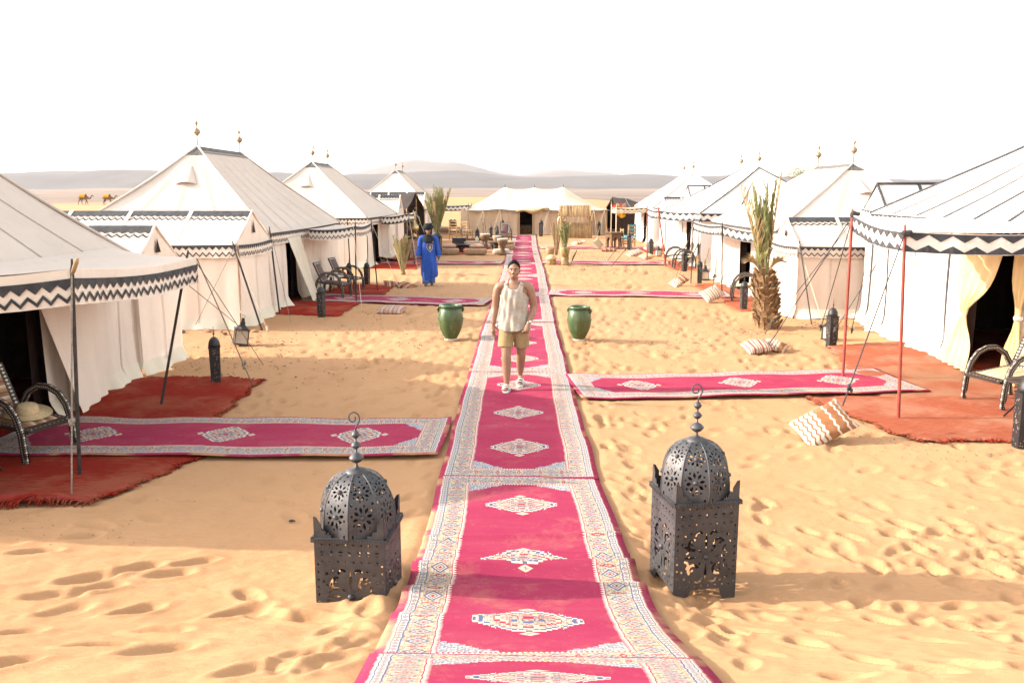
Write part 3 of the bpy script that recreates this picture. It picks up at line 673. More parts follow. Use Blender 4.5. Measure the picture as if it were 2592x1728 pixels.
def awning(root, off, ci, co, cloth, style, vh=.26, outx=1, per=.13, dip=.05, back=True, t0=.03):
    """ci: inner front, inner back (on the tent), co: outer front, outer back (on the poles)"""
    a, b = Vector(ci[0]), Vector(ci[1]); c, d = Vector(co[0]), Vector(co[1])
    def F(u, v):
        p = a.lerp(b, u).lerp(c.lerp(d, u), v); return p - Vector((0, 0, dip * math.sin(PI * u) * (.3 + v) + dip * 1.2 * math.sin(PI * v) * (1 - .4 * abs(2 * u - 1))))
    mb = MB(); mb.grid(F, 18, 12); mb.build('awning', MT['creamroof' if cloth == 'cream' else cloth], root, off=off)
    o = Vector((outx, 0, 0))
    hang(root, off, a, c, (0, -1, 0), vh, style, cloth, 'awning_valance', per, .05, t0=t0)
    hang(root, off, c, d, o, vh, style, cloth, 'awning_valance', per, .05, t0=t0)
    if back: hang(root, off, b, d, (0, 1, 0), vh, style, cloth, 'awning_valance', per, .05, t0=t0)
def curtain(root, off, top, bot, cloth, folds=5, amp=.05, name='door_curtain', tie=None, out=(1, 0)):
    """sheet between the top line (two points) and the bottom line"""
    t0, t1, b0, b1 = map(Vector, (*top, *bot)); o = Vector((*out, 0))
    def F(u, v):
        p = t0.lerp(t1, u).lerp(b0.lerp(b1, u), v)
        if tie:
            k = math.exp(-((v - tie[0]) / .16) ** 2) * .82; c = Vector((tie[1], tie[2], p.z)); p = p.lerp(c, k)
        return p + o * amp * math.sin(u * folds * 2 * PI) * (.4 + .6 * v)
    mb = MB(); mb.grid(F, folds * 8, 16); ob = mb.build(name, MT[cloth], root, off=off)
    if tie:
        k = MB(); zt = lerp(t0.z, b0.z, tie[0]); k.lathe([(.05, -.03), (.06, 0), (.05, .03)], 10, (tie[1], tie[2], zt)); k.build('curtain_tie', MT['white'], ob, off=off)
    return ob
def caidal(label, xi, xo, y0, y1, ze, zr, r0, r1, door=None, cloth='cream', seammat='seam', style='double', roof_black=.085, vent=True, seams=(6, 4), per=.13, group='canvas tents lining the path', vh=.28, walls='IFBO', lining=True, fs=1.0, tilt=(0, 0), xr=None):
    n = 1 if xi > xo else -1; xr = xr if xr is not None else (xi + xo) / 2
    root = thing('canvas_tent', label, 'tent', ((xi + xo) / 2, (y0 + y1) / 2, G((xi + xo) / 2, (y0 + y1) / 2)), 0, group); off = tuple(root.location)
    e = .07; I0, I1 = (xi + n * e, y0 - e, ze), (xi + n * e, y1 + e, ze); O0, O1 = (xo - n * e, y0 - e, ze), (xo - n * e, y1 + e, ze)
    R0, R1 = (xr, r0, zr), (xr, r1, zr)
    rc = 'creamroof' if cloth == 'cream' else cloth
    panel(root, off, I0, I1, R1, R0, rc, seams[0], seammat=seammat, black=roof_black, seed=int(y0 * 7), per=.10)
    panel(root, off, O0, O1, R1, R0, rc, seams[0], seammat=seammat, black=roof_black, seed=int(y0 * 8), per=.10)
    o, F = panel(root, off, O0, I0, R0, R0, rc, seams[1], seammat=seammat, black=roof_black * 1.2 if roof_black else None, seed=int(y0 * 9))
    panel(root, off, O1, I1, R1, R1, rc, seams[1], seammat=seammat, seed=int(y0 * 10))
    if vent:   # hooded vent flap high on the front slope
        c = (F(.5, .60) + F(.5, .56)) / 2; mb = MB()
        def VF(u, v):
            wd = .27 * v; up = F(.5, .78 - .22 * v); p = up + Vector(((u - .5) * 2 * wd * (zr - ze) / 2.0, 0, 0)); bulge = (.075 * v * math.cos((u - .5) * PI) + .01)
            return p + Vector((0, -bulge, .05 * v * math.cos((u - .5) * PI)))
        mb.grid(VF, 12, 8); mb.build('vent_flap', MT[rc], root, off=off)
    finial(root, off, R0, fs, tilt[0]); finial(root, off, R1, fs, tilt[1])
    # eave valances
    for (a, b, out) in ((I0, I1, (n, 0, 0)), (O0, I0, (0, -1, 0)), (O1, I1, (0, 1, 0))):
        hang(root, off, a, b, out, vh, style, cloth, 'valance', per, .015, int(y0))
    mb = MB()
    # walls
    wz = ze - .04
    if 'F' in walls: wallsheet(root, off, (xo, y0), (xi, y0), wz, (0, -1), cloth, seed=int(y0 * 3), seams=3, seammat=seammat)
    if 'B' in walls: wallsheet(root, off, (xo, y1), (xi, y1), wz, (0, 1), cloth, seed=int(y0 * 3) + 1)
    if 'O' in walls: wallsheet(root, off, (xo, y0), (xo, y1), wz, (-n, 0), cloth, seed=int(y0 * 3) + 2)
    if 'I' in walls:
        if door:
            wallsheet(root, off, (xi, y0), (xi, door[0]), wz, (n, 0), cloth, seed=int(y0 * 3) + 3, seams=2, seammat=seammat)
            wallsheet(root, off, (xi, door[1]), (xi, y1), wz, (n, 0), cloth, seed=int(y0 * 3) + 4, seams=3, seammat=seammat)
        else: wallsheet(root, off, (xi, y0), (xi, y1), wz, (n, 0), cloth, seed=int(y0 * 3) + 3, seams=4, seammat=seammat)
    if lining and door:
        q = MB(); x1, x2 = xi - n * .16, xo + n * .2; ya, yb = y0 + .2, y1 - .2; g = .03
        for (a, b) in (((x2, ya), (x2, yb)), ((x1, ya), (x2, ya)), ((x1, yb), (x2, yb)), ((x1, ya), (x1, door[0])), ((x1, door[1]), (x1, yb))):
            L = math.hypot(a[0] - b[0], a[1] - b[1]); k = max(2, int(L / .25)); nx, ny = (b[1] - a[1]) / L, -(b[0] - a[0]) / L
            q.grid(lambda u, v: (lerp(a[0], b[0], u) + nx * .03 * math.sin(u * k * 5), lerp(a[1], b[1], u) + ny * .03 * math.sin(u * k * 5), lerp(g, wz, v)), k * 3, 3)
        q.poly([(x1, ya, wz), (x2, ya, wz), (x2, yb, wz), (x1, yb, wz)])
        ic = MB(); ic.grid(lambda u, v: (lerp(x1, x2, u), lerp(ya, yb, v), wz + .03 - .02 * math.sin(u * PI)), 4, 4); ic.build('roof_bounce_sheet', MT[cloth], root, off=off)  # unseen pale sheet added to bounce light around the roof cavity
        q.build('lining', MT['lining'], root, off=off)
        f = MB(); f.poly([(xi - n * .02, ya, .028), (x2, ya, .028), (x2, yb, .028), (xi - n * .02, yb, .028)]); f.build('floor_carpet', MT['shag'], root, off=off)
    return root, off
def annex(label, xi, xo, y0, y1, ze, zr, cloth='cream', seammat='seam', style='double', group='low annex tents beside the sleeping tents', band=.29, vh=.26, ridge_seams=(.25, .5, .75), piping=False, cornerpole=True):
    n = 1 if xi > xo else -1; ym = (y0 + y1) / 2
    root = thing('annex_tent', label, 'tent', ((xi + xo) / 2, ym, G((xi + xo) / 2, ym)), 0, group); off = tuple(root.location)
    A, B, C, D = (xo, y0 - .06, ze), (xi, y0 - .06, ze), (xi, ym, zr), (xo, ym, zr)
    o, F = panel(root, off, A, B, C, D, cloth, 4, .03, seammat=seammat, black=None, seed=int(y0 * 5)); B2, A2 = (xi, y1 + .06, ze), (xo, y1 + .06, ze)
    panel(root, off, A2, B2, C, D, cloth, 4, .03, seammat=seammat, seed=int(y0 * 6))
    L = abs(xi - xo)
    if band:
        z = MB(); zig(z, lambda s, t: F(s / L, 1 - t * band, .010), L, 'ridge', .13); z.build('ridge_band', MT['black'], root, smooth=False, off=off)
        for u in (.25, .5, .75):
            k = MB(); k.grid(lambda a, b: F(u + (a - .5) * .05 / L * 1.6, 1 - b * band * 1.02, .016), 1, 6); k.build('ridge_tab', MT[cloth], root, off=off)
    if piping:
        k = MB(); k.tube([Vector(C).lerp(Vector(D), i / 6) + Vector((0, 0, .015)) for i in range(7)], .03, 6); k.tube([F(1, i / 8, .012) for i in range(9)], .028, 6); k.build('black_piping', MT['black'], root, off=off)
    # gable
    mb = MB()
    def GP(u, v):
        y = lerp(y0 - .06, y1 + .06, u); top = lerp(ze, zr, 1 - abs(2 * u - 1)) ; top -= .03 * math.sin(PI * min(1, 2 * abs(u - .5)))
        return (xi + n * .012 * math.sin(u * 9), y, lerp(ze - .12, top - .005, v))
    mb.grid(GP, 16, 8); gb = mb.build('gable', MT[cloth], root, off=off)
    if not piping:
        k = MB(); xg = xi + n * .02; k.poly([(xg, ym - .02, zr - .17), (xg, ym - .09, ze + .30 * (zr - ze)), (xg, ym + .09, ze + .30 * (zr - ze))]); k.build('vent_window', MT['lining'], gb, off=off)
    hang(root, off, (xo, y0 - .06, ze), (xi, y0 - .06, ze), (0, -1, 0), vh, style, cloth, 'valance', .13, .02)
    hang(root, off, (xi + n * .045, y0 - .06, ze), (xi + n * .045, y1 + .06, ze), (n, 0, 0), vh, style, cloth, 'valance', .13, .03)
    wallsheet(root, off, (xo, y0), (xi, y0), ze - .04, (0, -1), cloth, seed=int(y0 * 3), seams=3, seammat=seammat)
    wallsheet(root, off, (xi, y0), (xi, y1), ze - .04, (n, 0), cloth, seed=int(y0 * 3) + 1, seams=1, seammat=seammat)
    return root, off

# ---- left row
T, off = caidal('big cream tent cut by the left edge with canopy over two inlaid armchairs', -5.65, -10.3, 6.2, 12.15, 1.76, 3.78, 8.0, 10.9, door=(7.0, 9.75), vent=False)
awning(T, off, ((-5.72, 7.45, 1.93), (-5.72, 11.75, 1.92)), ((-4.12, 7.70, 1.98), (-4.10, 10.62, 1.87)), 'cream', 'bold', .33, 1, .14, .05, t0=.26)
pole(T, off, (-4.24, 7.74, G(-4.24, 7.74)), (-4.12, 7.70, 1.95)); pole(T, off, (-4.63, 10.51, 0), (-4.22, 10.60, 1.84))
curtain(T, off, ((-5.55, 9.45, 1.7), (-5.58, 10.9, 1.7)), ((-5.34, 9.95, .04), (-5.52, 10.9, .04)), 'cream', 2, .022, 'door_curtain')
rope(T, off, (-4.12, 7.70, 1.98), (-3.95, 7.05, .03), .008, knot=.68); rope(T, off, (-4.10, 10.62, 1.86), (-3.78, 11.55, .02), .008, knot=.82); rope(T, off, (-4.3, 10.7, 1.55), (-4.35, 12.6, .75), .006); rope(T, off, (-4.10, 10.62, 1.80), (-3.95, 12.6, .1), .006, knot=.6)
mb = MB(); mb.lathe([(.012, 0), (.02, .03), (.022, .12), (.014, .16)], 8, (-4.10, 7.66, 1.93), ry(.4)); mb.build('toggle', MT['wood'], T, off=off)
for k in range(4):
    mb = MB(); mb.tube([(-5.5, 8.0 + k * .6, 1.83), (-5.48, 8.1 + k * .6, 1.87), (-5.5, 8.2 + k * .6, 1.83)], .018, 5); mb.build('lacing', MT['ropelt'], T, off=off)
A, off = annex('low annex tent with black zigzag ridge tucked behind the near left tent', -5.62, -9.8, 12.25, 13.75, 1.60, 2.17, vh=.22)
A, off = annex('low annex tent with black zigzag ridge in front of the second left tent', -5.62, -10.6, 16.65, 18.75, 1.68, 2.30)
pole(A, off, (-5.18, 16.55, 0), (-5.66, 16.58, 1.66), .02, over=.10); rope(A, off, (-5.66, 16.6, 1.66), (-4.95, 16.2, .02), .007, 'ropelt', knot=.96); rope(A, off, (-5.66, 16.55, 1.6), (-6.0, 15.3, .3), .006)
T, off = caidal('tall cream tent with black capped ridge, second on the left', -5.72, -10.1, 18.95, 26.1, 1.80, 3.78, 21.0, 24.1, door=(20.3, 21.35), seams=(7, 4))
pole(T, off, (-5.50, 18.9, 0), (-5.62, 18.86, 1.82), .02); pole(T, off, (-5.60, 18.75, 0), (-5.70, 18.72, 1.78), .05, 'seam', over=.02, name='padded_post')
awning(T, off, ((-5.55, 22.0, 1.76), (-5.55, 25.2, 1.76)), ((-4.15, 21.0, 1.88), (-4.22, 23.6, 1.88)), 'cream', 'double', .27, 1, .16, .06)
pole(T, off, (-4.17, 20.92, 0), (-4.15, 21.0, 1.86)); pole(T, off, (-4.08, 23.52, 0), (-4.22, 23.6, 1.86)); pole(T, off, (-5.2, 25.4, 0), (-5.25, 25.4, 1.8))
curtain(T, off, ((-5.62, 20.25, 1.62), (-5.62, 21.4, 1.62)), ((-5.25, 20.95, .04), (-5.35, 21.9, .08)), 'skirt', 3, .05)
rope(T, off, (-4.2, 21.0, 1.86), (-3.7, 19.2, .02), .006, 'ropelt'); rope(T, off, (-4.22, 23.6, 1.86), (-3.35, 23.0, .02), .006, 'ropelt'); rope(T, off, (-5.6, 19.0, 1.6), (-4.9, 17.6, .02), .006, 'rope')
T, off = caidal('cream tent with tilted finials, third on the left', -5.75, -10.6, 31.1, 38.2, 1.80, 3.86, 33.3, 35.9, door=(32.6, 33.6), seams=(7, 4), tilt=(.12, .05))
awning(T, off, ((-5.6, 33.6, 1.78), (-5.6, 36.8, 1.78)), ((-4.45, 32.9, 1.92), (-4.55, 36.0, 1.92)), 'cream', 'frame', .30, 1, .20, .06)
pole(T, off, (-4.2, 32.5, 0), (-4.45, 32.9, 1.9)); pole(T, off, (-4.35, 35.9, 0), (-4.55, 36.0, 1.9)); rope(T, off, (-4.45, 32.9, 1.9), (-3.3, 26.6, .05), .006, 'rope')
rope(T, off, (-4.55, 36.0, 1.9), (-3.6, 34.4, .02), .008, 'ropelt')
A, off = annex('small annex tent with zigzag ridge behind the third left tent', -5.7, -9.5, 38.6, 40.4, 1.75, 2.6, vh=.24)
T, off = caidal('pointed cream tent at the far end of the left row', -5.9, -10.6, 52.6, 60.4, 1.9, 4.15, 55.4, 58.4, door=(55.6, 56.8), vent=False, seams=(5, 4))
awning(T, off, ((-5.85, 55.0, 1.92), (-5.85, 58.5, 1.92)), ((-3.6, 55.2, 1.95), (-3.6, 58.2, 1.95)), 'cream', 'frame', .32, 1, .30, .05); pole(T, off, (-3.6, 55.2, 0), (-3.6, 55.2, 1.95)); pole(T, off, (-3.6, 58.2, 0), (-3.6, 58.2, 1.95))
A, off = annex('annex tent with dark ridge in front of the far left tent', -5.9, -10.2, 49.9, 52.3, 1.8, 2.75)

# ---- right row
WP = dict(cloth='white', seammat='black')
T, off = caidal('big white tent cut by the right edge with red canopy poles and tied curtains', 6.85, 11.9, 9.4, 16.95, 2.28, 3.95, 11.9, 14.6, door=(11.75, 13.25), style='frame', roof_black=None, vent=False, seams=(8, 4), vh=.20, per=.2, **WP)
awning(T, off, ((6.75, 9.75, 2.26), (6.75, 13.6, 2.28)), ((4.40, 10.02, 2.22), (4.66, 12.35, 2.36)), 'white', 'frame', .235, -1, .26, .035)
pole(T, off, (4.49, 10.01, 0), (4.40, 10.02, 2.2), .021, 'polered', over=.10); pole(T, off, (4.65, 12.27, 0), (4.66, 12.35, 2.34), .021, 'polered', over=.10)
rope(T, off, (4.40, 10.02, 2.2), (3.50, 9.18, .36), .008, 'ropedk', knot=.90); rope(T, off, (4.66, 12.35, 2.34), (4.10, 14.35, .03), .008, 'ropedk'); rope(T, off, (6.3, 15.6, 2.1), (5.7, 14.8, .25), .007, 'ropedk', knot=.97)
rope(T, off, (4.68, 12.4, 2.3), (5.35, 15.35, .2), .007, 'ropedk', knot=.95); rope(T, off, (5.6, 12.9, 2.2), (5.4, 15.0, .1), .006, 'ropedk', knot=.9)
for (x, y, z) in ((4.40, 10.0, 2.19), (4.66, 12.33, 2.36)):
    mb = MB(); [mb.ell((x + random.gauss(0, .03), y - .02, z + random.gauss(0, .03)), (.04, .035, .03), 8, 6) for _ in range(6)]; mb.build('rope_knot', MT['ropedk'], T, off=off)
curtain(T, off, ((6.80, 12.15, 2.1), (6.80, 13.35, 2.1)), ((6.55, 12.55, .05), (6.62, 13.45, .05)), 'curtain', 4, .04, tie=(.62, 6.72, 13.08), out=(-1, 0))
curtain(T, off, ((6.82, 11.55, 2.1), (6.82, 12.0, 2.1)), ((6.70, 11.5, .05), (6.72, 11.95, .05)), 'curtain', 3, .04, tie=(.55, 6.75, 11.66), out=(-1, 0))
mb = MB(); mb.tube([(6.6, 11.65, 2.02), (6.6, 12.2, 2.0)], .085, 12); [mb.tube([(6.52, 11.62 + .0, 2.02), (6.52, 11.64, 2.02)], .02, 6)]; mb.build('rolled_flap', MT['woodbr'], T, off=off)
A, off = annex('white annex tent with black piped ridge behind the near right tent', 7.1, 10.4, 17.1, 18.1, 2.35, 2.84, cloth='white', seammat='black', style='frame', band=None, vh=.16, piping=True)
A, off = annex('low annex tent with black zigzag ridge in front of the second right tent', 5.86, 10.2, 18.45, 20.25, 1.55, 2.13, cloth='cream2', vh=.24)
pole(A, off, (5.95, 17.6, 0), (5.88, 18.4, 1.55), .016); rope(A, off, (5.88, 18.4, 1.5), (6.15, 17.5, .02), .008, 'ropelt'); rope(A, off, (6.9, 18.4, 2.0), (4.6, 16.2, .02), .007, 'ropedk', knot=.93)
T, off = caidal('cream tent with brass finials and black peak, second on the right', 6.0, 11.0, 20.45, 27.4, 1.80, 3.42, 22.7, 25.4, door=(22.9, 23.9), seams=(6, 4), cloth='cream2')
awning(T, off, ((5.85, 21.2, 1.72), (5.9, 26.3, 1.72)), ((5.05, 22.1, 1.86), (5.05, 25.9, 1.84)), 'cream2', 'frame', .26, -1, .17, .06)
pole(T, off, (5.1, 22.04, 0), (5.05, 22.1, 1.85), .018); pole(T, off, (5.0, 25.7, 0), (5.05, 25.9, 1.84), .016); rope(T, off, (5.05, 22.1, 1.84), (4.62, 21.0, .35), .007, 'ropedk', knot=.8); rope(T, off, (5.05, 25.9, 1.82), (4.3, 24.6, .1), .006, 'ropedk')
T, off = caidal('white tent with black seams, third on the right behind the palm fronds', 6.25, 11.4, 30.6, 38.2, 1.98, 3.62, 33.0, 35.7, door=(32.4, 33.5), style='frame', roof_black=None, vent=False, seams=(3, 4), per=.26, vh=.30, **WP)
awning(T, off, ((6.2, 31.4, 2.0), (6.2, 35.4, 2.0)), ((5.0, 32.4, 2.05), (4.95, 35.0, 2.1)), 'white', 'frame', .32, -1, .26, .05)
pole(T, off, (5.25, 31.9, 0), (5.0, 32.4, 2.05), .03, 'polered'); pole(T, off, (4.95, 34.7, 0), (4.95, 35.0, 2.1), .026, 'polered'); rope(T, off, (5.0, 32.4, 2.05), (3.2, 31.6, .02), .012, 'ropedk', knot=.72); rope(T, off, (4.95, 35.0, 2.05), (3.3, 34.2, .02), .012, 'ropedk')
rope(T, off, (6.3, 30.7, 1.9), (4.9, 27.2, .05), .008, 'ropedk', knot=.8)
A, off = annex('small white annex tent with black piped ridge behind the third right tent', 7.4, 10.4, 38.6, 40.6, 2.3, 3.0, cloth='white', seammat='black', style='frame', band=None, vh=.2, piping=True)
T, off = caidal('white tent with bronze finials at the far end of the right row', 6.6, 11.4, 44.4, 51.4, 1.95, 3.75, 46.7, 49.4, door=(46.4, 47.6), roof_black=None, vent=False, seams=(4, 4), cloth='white')
awning(T, off, ((6.55, 46.0, 1.95), (6.55, 49.5, 1.95)), ((4.9, 46.4, 1.9), (4.9, 49.0, 1.9)), 'beige', 'double', .25, -1, .26, .10); pole(T, off, (4.9, 46.4, 0), (4.9, 46.4, 1.95), .025, 'ropelt'); pole(T, off, (4.9, 49, 0), (4.9, 49, 1.95), .025, 'ropelt')
A, off = annex('narrow annex tent with black topped ridge before the far right tent', 6.9, 10.4, 42.4, 44.0, 1.9, 2.5, cloth='white')

# ---- black goat-hair tents
def nomad(label, xa, xb, ya, yb, n, zr, ze):
    root = thing('goat_hair_tent', label, 'tent', ((xa + xb) / 2, (ya + yb) / 2, 0), 0, 'dark goat hair tents'); off = tuple(root.location); xm = (xa + xb) / 2
    def F(u, v):
        x = lerp(xa, xb, u); y = lerp(ya, yb, v); r = 1 - abs(2 * v - 1); hgt = lerp(ze, zr, r ** .8) * (1 - .16 * math.sin(PI * u)) + .10 * abs(math.sin(u * 3 * PI))
        return (x, y, hgt - .1 * math.sin(r * PI) + .02 * math.sin(u * 31 + v * 17))
    mb = MB(); mb.grid(F, 30, 16); mb.build('roof_cloth', MT['brown_tex'], root, off=off)
    for k in range(3):
        u = (k + .5) / 3; q = MB(); q.tube([Vector(F(u, v / 8)) + Vector((0, 0, .015)) for v in range(9)], .016, 5); q.build('seam_cord', MT['rope'], root, off=off)
    for (x, y) in ((xa, ya), (xa, (ya + yb) / 2), (xa, yb), (xb, ya), (xb, yb)):
        pole(root, off, (x, y, 0), (x, y, F(0 if x == xa else 1, (y - ya) / (yb - ya))[2]), .03, 'wood')
    wallsheet(root, off, (xa, ya), (xb, ya), ze, (0, -1), 'brown_tex', seed=4, skirt=False); wallsheet(root, off, (xa, yb), (xb, yb), ze, (0, 1), 'brown_tex', seed=5, skirt=False); wallsheet(root, off, (xb, ya), (xb, yb), ze, (-n, 0), 'brown_tex', seed=6, skirt=False)
    q = MB()
    for k in range(16):
        v = k / 15; p = Vector(F(0, v)); q.tube([p, p + Vector((n * .05, random.gauss(0, .05), -.12 - random.random() * .2))], .02, 4)
    q.build('ragged_edge', MT['brown_tex'], root, off=off)['kind'] = 'stuff'
    f = MB(); f.poly([(xa, ya, .03), (xb, ya, .03), (xb, yb, .03), (xa, yb, .03)]); f.build('floor_carpet', MT['shag'], root, off=off)
    return root, off
nomad('dark brown goat hair tent with ragged edge on the left behind the man in blue', -5.7, -11, 41.5, 48.8, 1, 2.75, 1.85)
N, off = nomad('dark goat hair tent with colourful scarves at the far right', 5.6, 11, 52.6, 59.5, -1, 2.45, 1.75)
for i in range(7):
    mb = MB(); x, y, z = 5.7 + random.gauss(0, .15), 52.4 + random.uniform(-.2, .1), 1.75 + random.uniform(0, .4)
    mb.grid(lambda u, v: (x + (u - .5) * .5 + .05 * math.sin(v * 7), y - .05 - .06 * math.sin(u * 9 + i), z - v * (.3 + .15 * (i % 3)) - .15 * math.sin(u * PI)), 6, 6); mb.build('hanging_scarf', MT[['yellow', 'pinkcush', 'yellow', 'yellow', 'redplastic', 'yellow', 'pinkcush'][i]], N, off=off)

# ---- far marquee
def marquee():
    root = thing('marquee_tent', 'long cream marquee with three peaks closing the far end of the path', 'tent', (.5, 57, 0)); off = (.5, 57, 0)
    xa, xb, y0, y1, ze = -4.15, 5.35, 54.0, 60.0, 1.68; pk = [(-1.3, 3.12), (.62, 3.08), (2.5, 3.12)]; ym = 56.8
    def ridge(x):
        if x <= pk[0][0]: t = (x - xa) / (pk[0][0] - xa); return lerp(ze, pk[0][1], t ** 1.35)
        if x >= pk[2][0]: t = (xb - x) / (xb - pk[2][0]); return lerp(ze, pk[2][1], t ** 1.35)
        for (a, za), (b, zb) in zip(pk, pk[1:]):
            if x <= b: t = (x - a) / (b - a); return lerp(za, zb, t) - .20 * math.sin(PI * t) ** .8
    def F(u, v):
        x = lerp(xa, xb, u); zr = ridge(x); r = v if v <= .5 else 1 - v; r *= 2; y = lerp(y0 - .2, ym, v * 2) if v <= .5 else lerp(ym, y1 + .2, v * 2 - 1)
        ed = max(0, 1 - abs(u - .5) * 2); bow = .5 * (1 - min(1, ed / .2)) ** 2
        y = lerp(y, ym, bow * .35)
        return (x, y, lerp(ze + .04 * math.cos(u * 24), zr, r ** 1.12) - .05 * math.sin(PI * r))
    mb = MB(); mb.grid(F, 66, 20); mb.build('roof', MT['beige2'], root, off=off)
    k = MB(); k.grid(lambda u, v: Vector(F(u, 0)) + Vector((0, -.01, -.10 * v)), 66, 1); k.build('roof_hem', MT['polemet_edge'], root, off=off)
    for a, z in pk: q = MB(); q.tube([(a, ym, z - .1), (a, ym, z + .14)], [.03, .015], 6); q.build('peak_pin', MT['polemet'], root, off=off)
    wallsheet(root, off, (xa + .15, y0 + .05), (.08 - .40, y0), ze, (0, -1), 'beige', seed=91, seams=0, skirt=False, fold=2.2); wallsheet(root, off, (.08 + .38, y0), (xb - .2, y0 + .1), ze, (0, -1), 'beige', seed=92, skirt=False, fold=2.2)
    wallsheet(root, off, (xb - .2, y0 + .1), (xb - .1, y1), ze, (1, 0), 'beige', seed=93, skirt=False); wallsheet(root, off, (xa + .15, y0), (xa + .1, y1), ze, (-1, 0), 'beige', seed=94, skirt=False); wallsheet(root, off, (xa + .1, y1), (xb - .1, y1), ze, (0, 1), 'beige', seed=95, skirt=False)
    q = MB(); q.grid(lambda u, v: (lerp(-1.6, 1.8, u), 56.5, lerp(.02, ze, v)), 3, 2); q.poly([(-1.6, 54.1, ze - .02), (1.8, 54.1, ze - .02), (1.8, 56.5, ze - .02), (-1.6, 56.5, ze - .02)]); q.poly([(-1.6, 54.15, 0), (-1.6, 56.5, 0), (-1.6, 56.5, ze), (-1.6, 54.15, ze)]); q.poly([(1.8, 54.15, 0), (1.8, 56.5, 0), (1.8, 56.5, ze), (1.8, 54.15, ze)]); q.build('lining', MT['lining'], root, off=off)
    t = MB(); t.box((.08, 55.2, .34), (1.3, .7, .68)); t.build('covered_table', MT['woodbr'], root, off=off)
    for x in (-3.6, -2.6, -1.55, -.42, .55, 1.5, 2.5, 3.5, 4.3, 4.95):
        if abs(x + .42) > .01 and abs(x - .55) > .01:
            pole(root, off, (x + .22, y0 - .55, 0), (x, y0 - .22, ze + .05), .03, 'wood', over=.03); rope(root, off, (x, y0 - .22, ze), (x - .55, y0 - 1.3, .02), .012, 'ropelt')
        else: pole(root, off, (x, y0 - .08, 0), (x, y0 - .08, ze), .04, 'wood', over=0)
    f = MB(); f.grid(lambda u, v: (lerp(-.55, 1.5, u), y0 - .2 - .15 * math.sin(v * PI), ze + .02 + .12 * math.sin(u * 9) * v - .26 * v + .18 * u), 14, 6); f.build('rolled_door_flap', MT['straw'], root, off=off)
MT['beige2'] = make_cloth('ecru_canvas', (.72, .565, .42), (.76, .61, .47), .2)
MT['polemet_edge'] = simple('grey_hem', (.25, .21, .19), .9, 10, .2)
marquee()

# ------------------------------------------------------------------ pierced metal lanterns
def clipgrid(f, nu, nv):
    """polygons of the region f>0 on the unit square (marching cells); returns list of lists of (u,v)"""
    us = np.linspace(0, 1, nu + 1); vs_ = np.linspace(0, 1, nv + 1); U, Vv = np.meshgrid(us, vs_); A = f(U, Vv); out = []
    for j in range(nv):
        for i in range(nu):
            q = [(i, j), (i + 1, j), (i + 1, j + 1), (i, j + 1)]; val = [A[b, a] for a, b in q]
            if all(x > 0 for x in val): out.append([(us[a], vs_[b]) for a, b in q]); continue
            if all(x <= 0 for x in val): continue
            pl = []
            for k in range(4):
                (a, b), (c, d) = q[k], q[(k + 1) % 4]; va, vb = val[k], val[(k + 1) % 4]
                if va > 0: pl.append((us[a], vs_[b]))
                if (va > 0) != (vb > 0):
                    t = va / (va - vb); pl.append((lerp(us[a], us[c], t), lerp(vs_[b], vs_[d], t)))
            if len(pl) >= 3: out.append(pl)
    return out
def petal(X, Y, cx_, cy, a, l, w):
    p = (X - cx_) * math.cos(a) + (Y - cy) * math.sin(a); q = -(X - cx_) * math.sin(a) + (Y - cy) * math.cos(a)
    return np.abs(p) / l + np.abs(q) / w - 1
def flower(X, Y, cx_, cy, r, n=8, w=.16):
    d = np.full(X.shape, 9.)
    for k in range(n): a = 2 * PI * k / n + .2; d = np.minimum(d, petal(X, Y, cx_ + math.cos(a) * r * .68, cy + math.sin(a) * r * .68, a, r * .34, r * w))
    for k in range(n): a = 2 * PI * (k + .5) / n + .2; d = np.minimum(d, petal(X, Y, cx_ + math.cos(a) * r * 1.0, cy + math.sin(a) * r * 1.0, a, r * .15, r * .13))
    return d
def arc(X, Y, cx_, cy, r, w, a0, a1):
    dx, dy = X - cx_, Y - cy; rr = np.sqrt(dx * dx + dy * dy); an = np.mod(np.arctan2(dy, dx) - a0, 2 * PI)
    return np.where(an < a1 - a0, np.abs(rr - r) / w - 1, 9.)
LW, LH = .43, .57
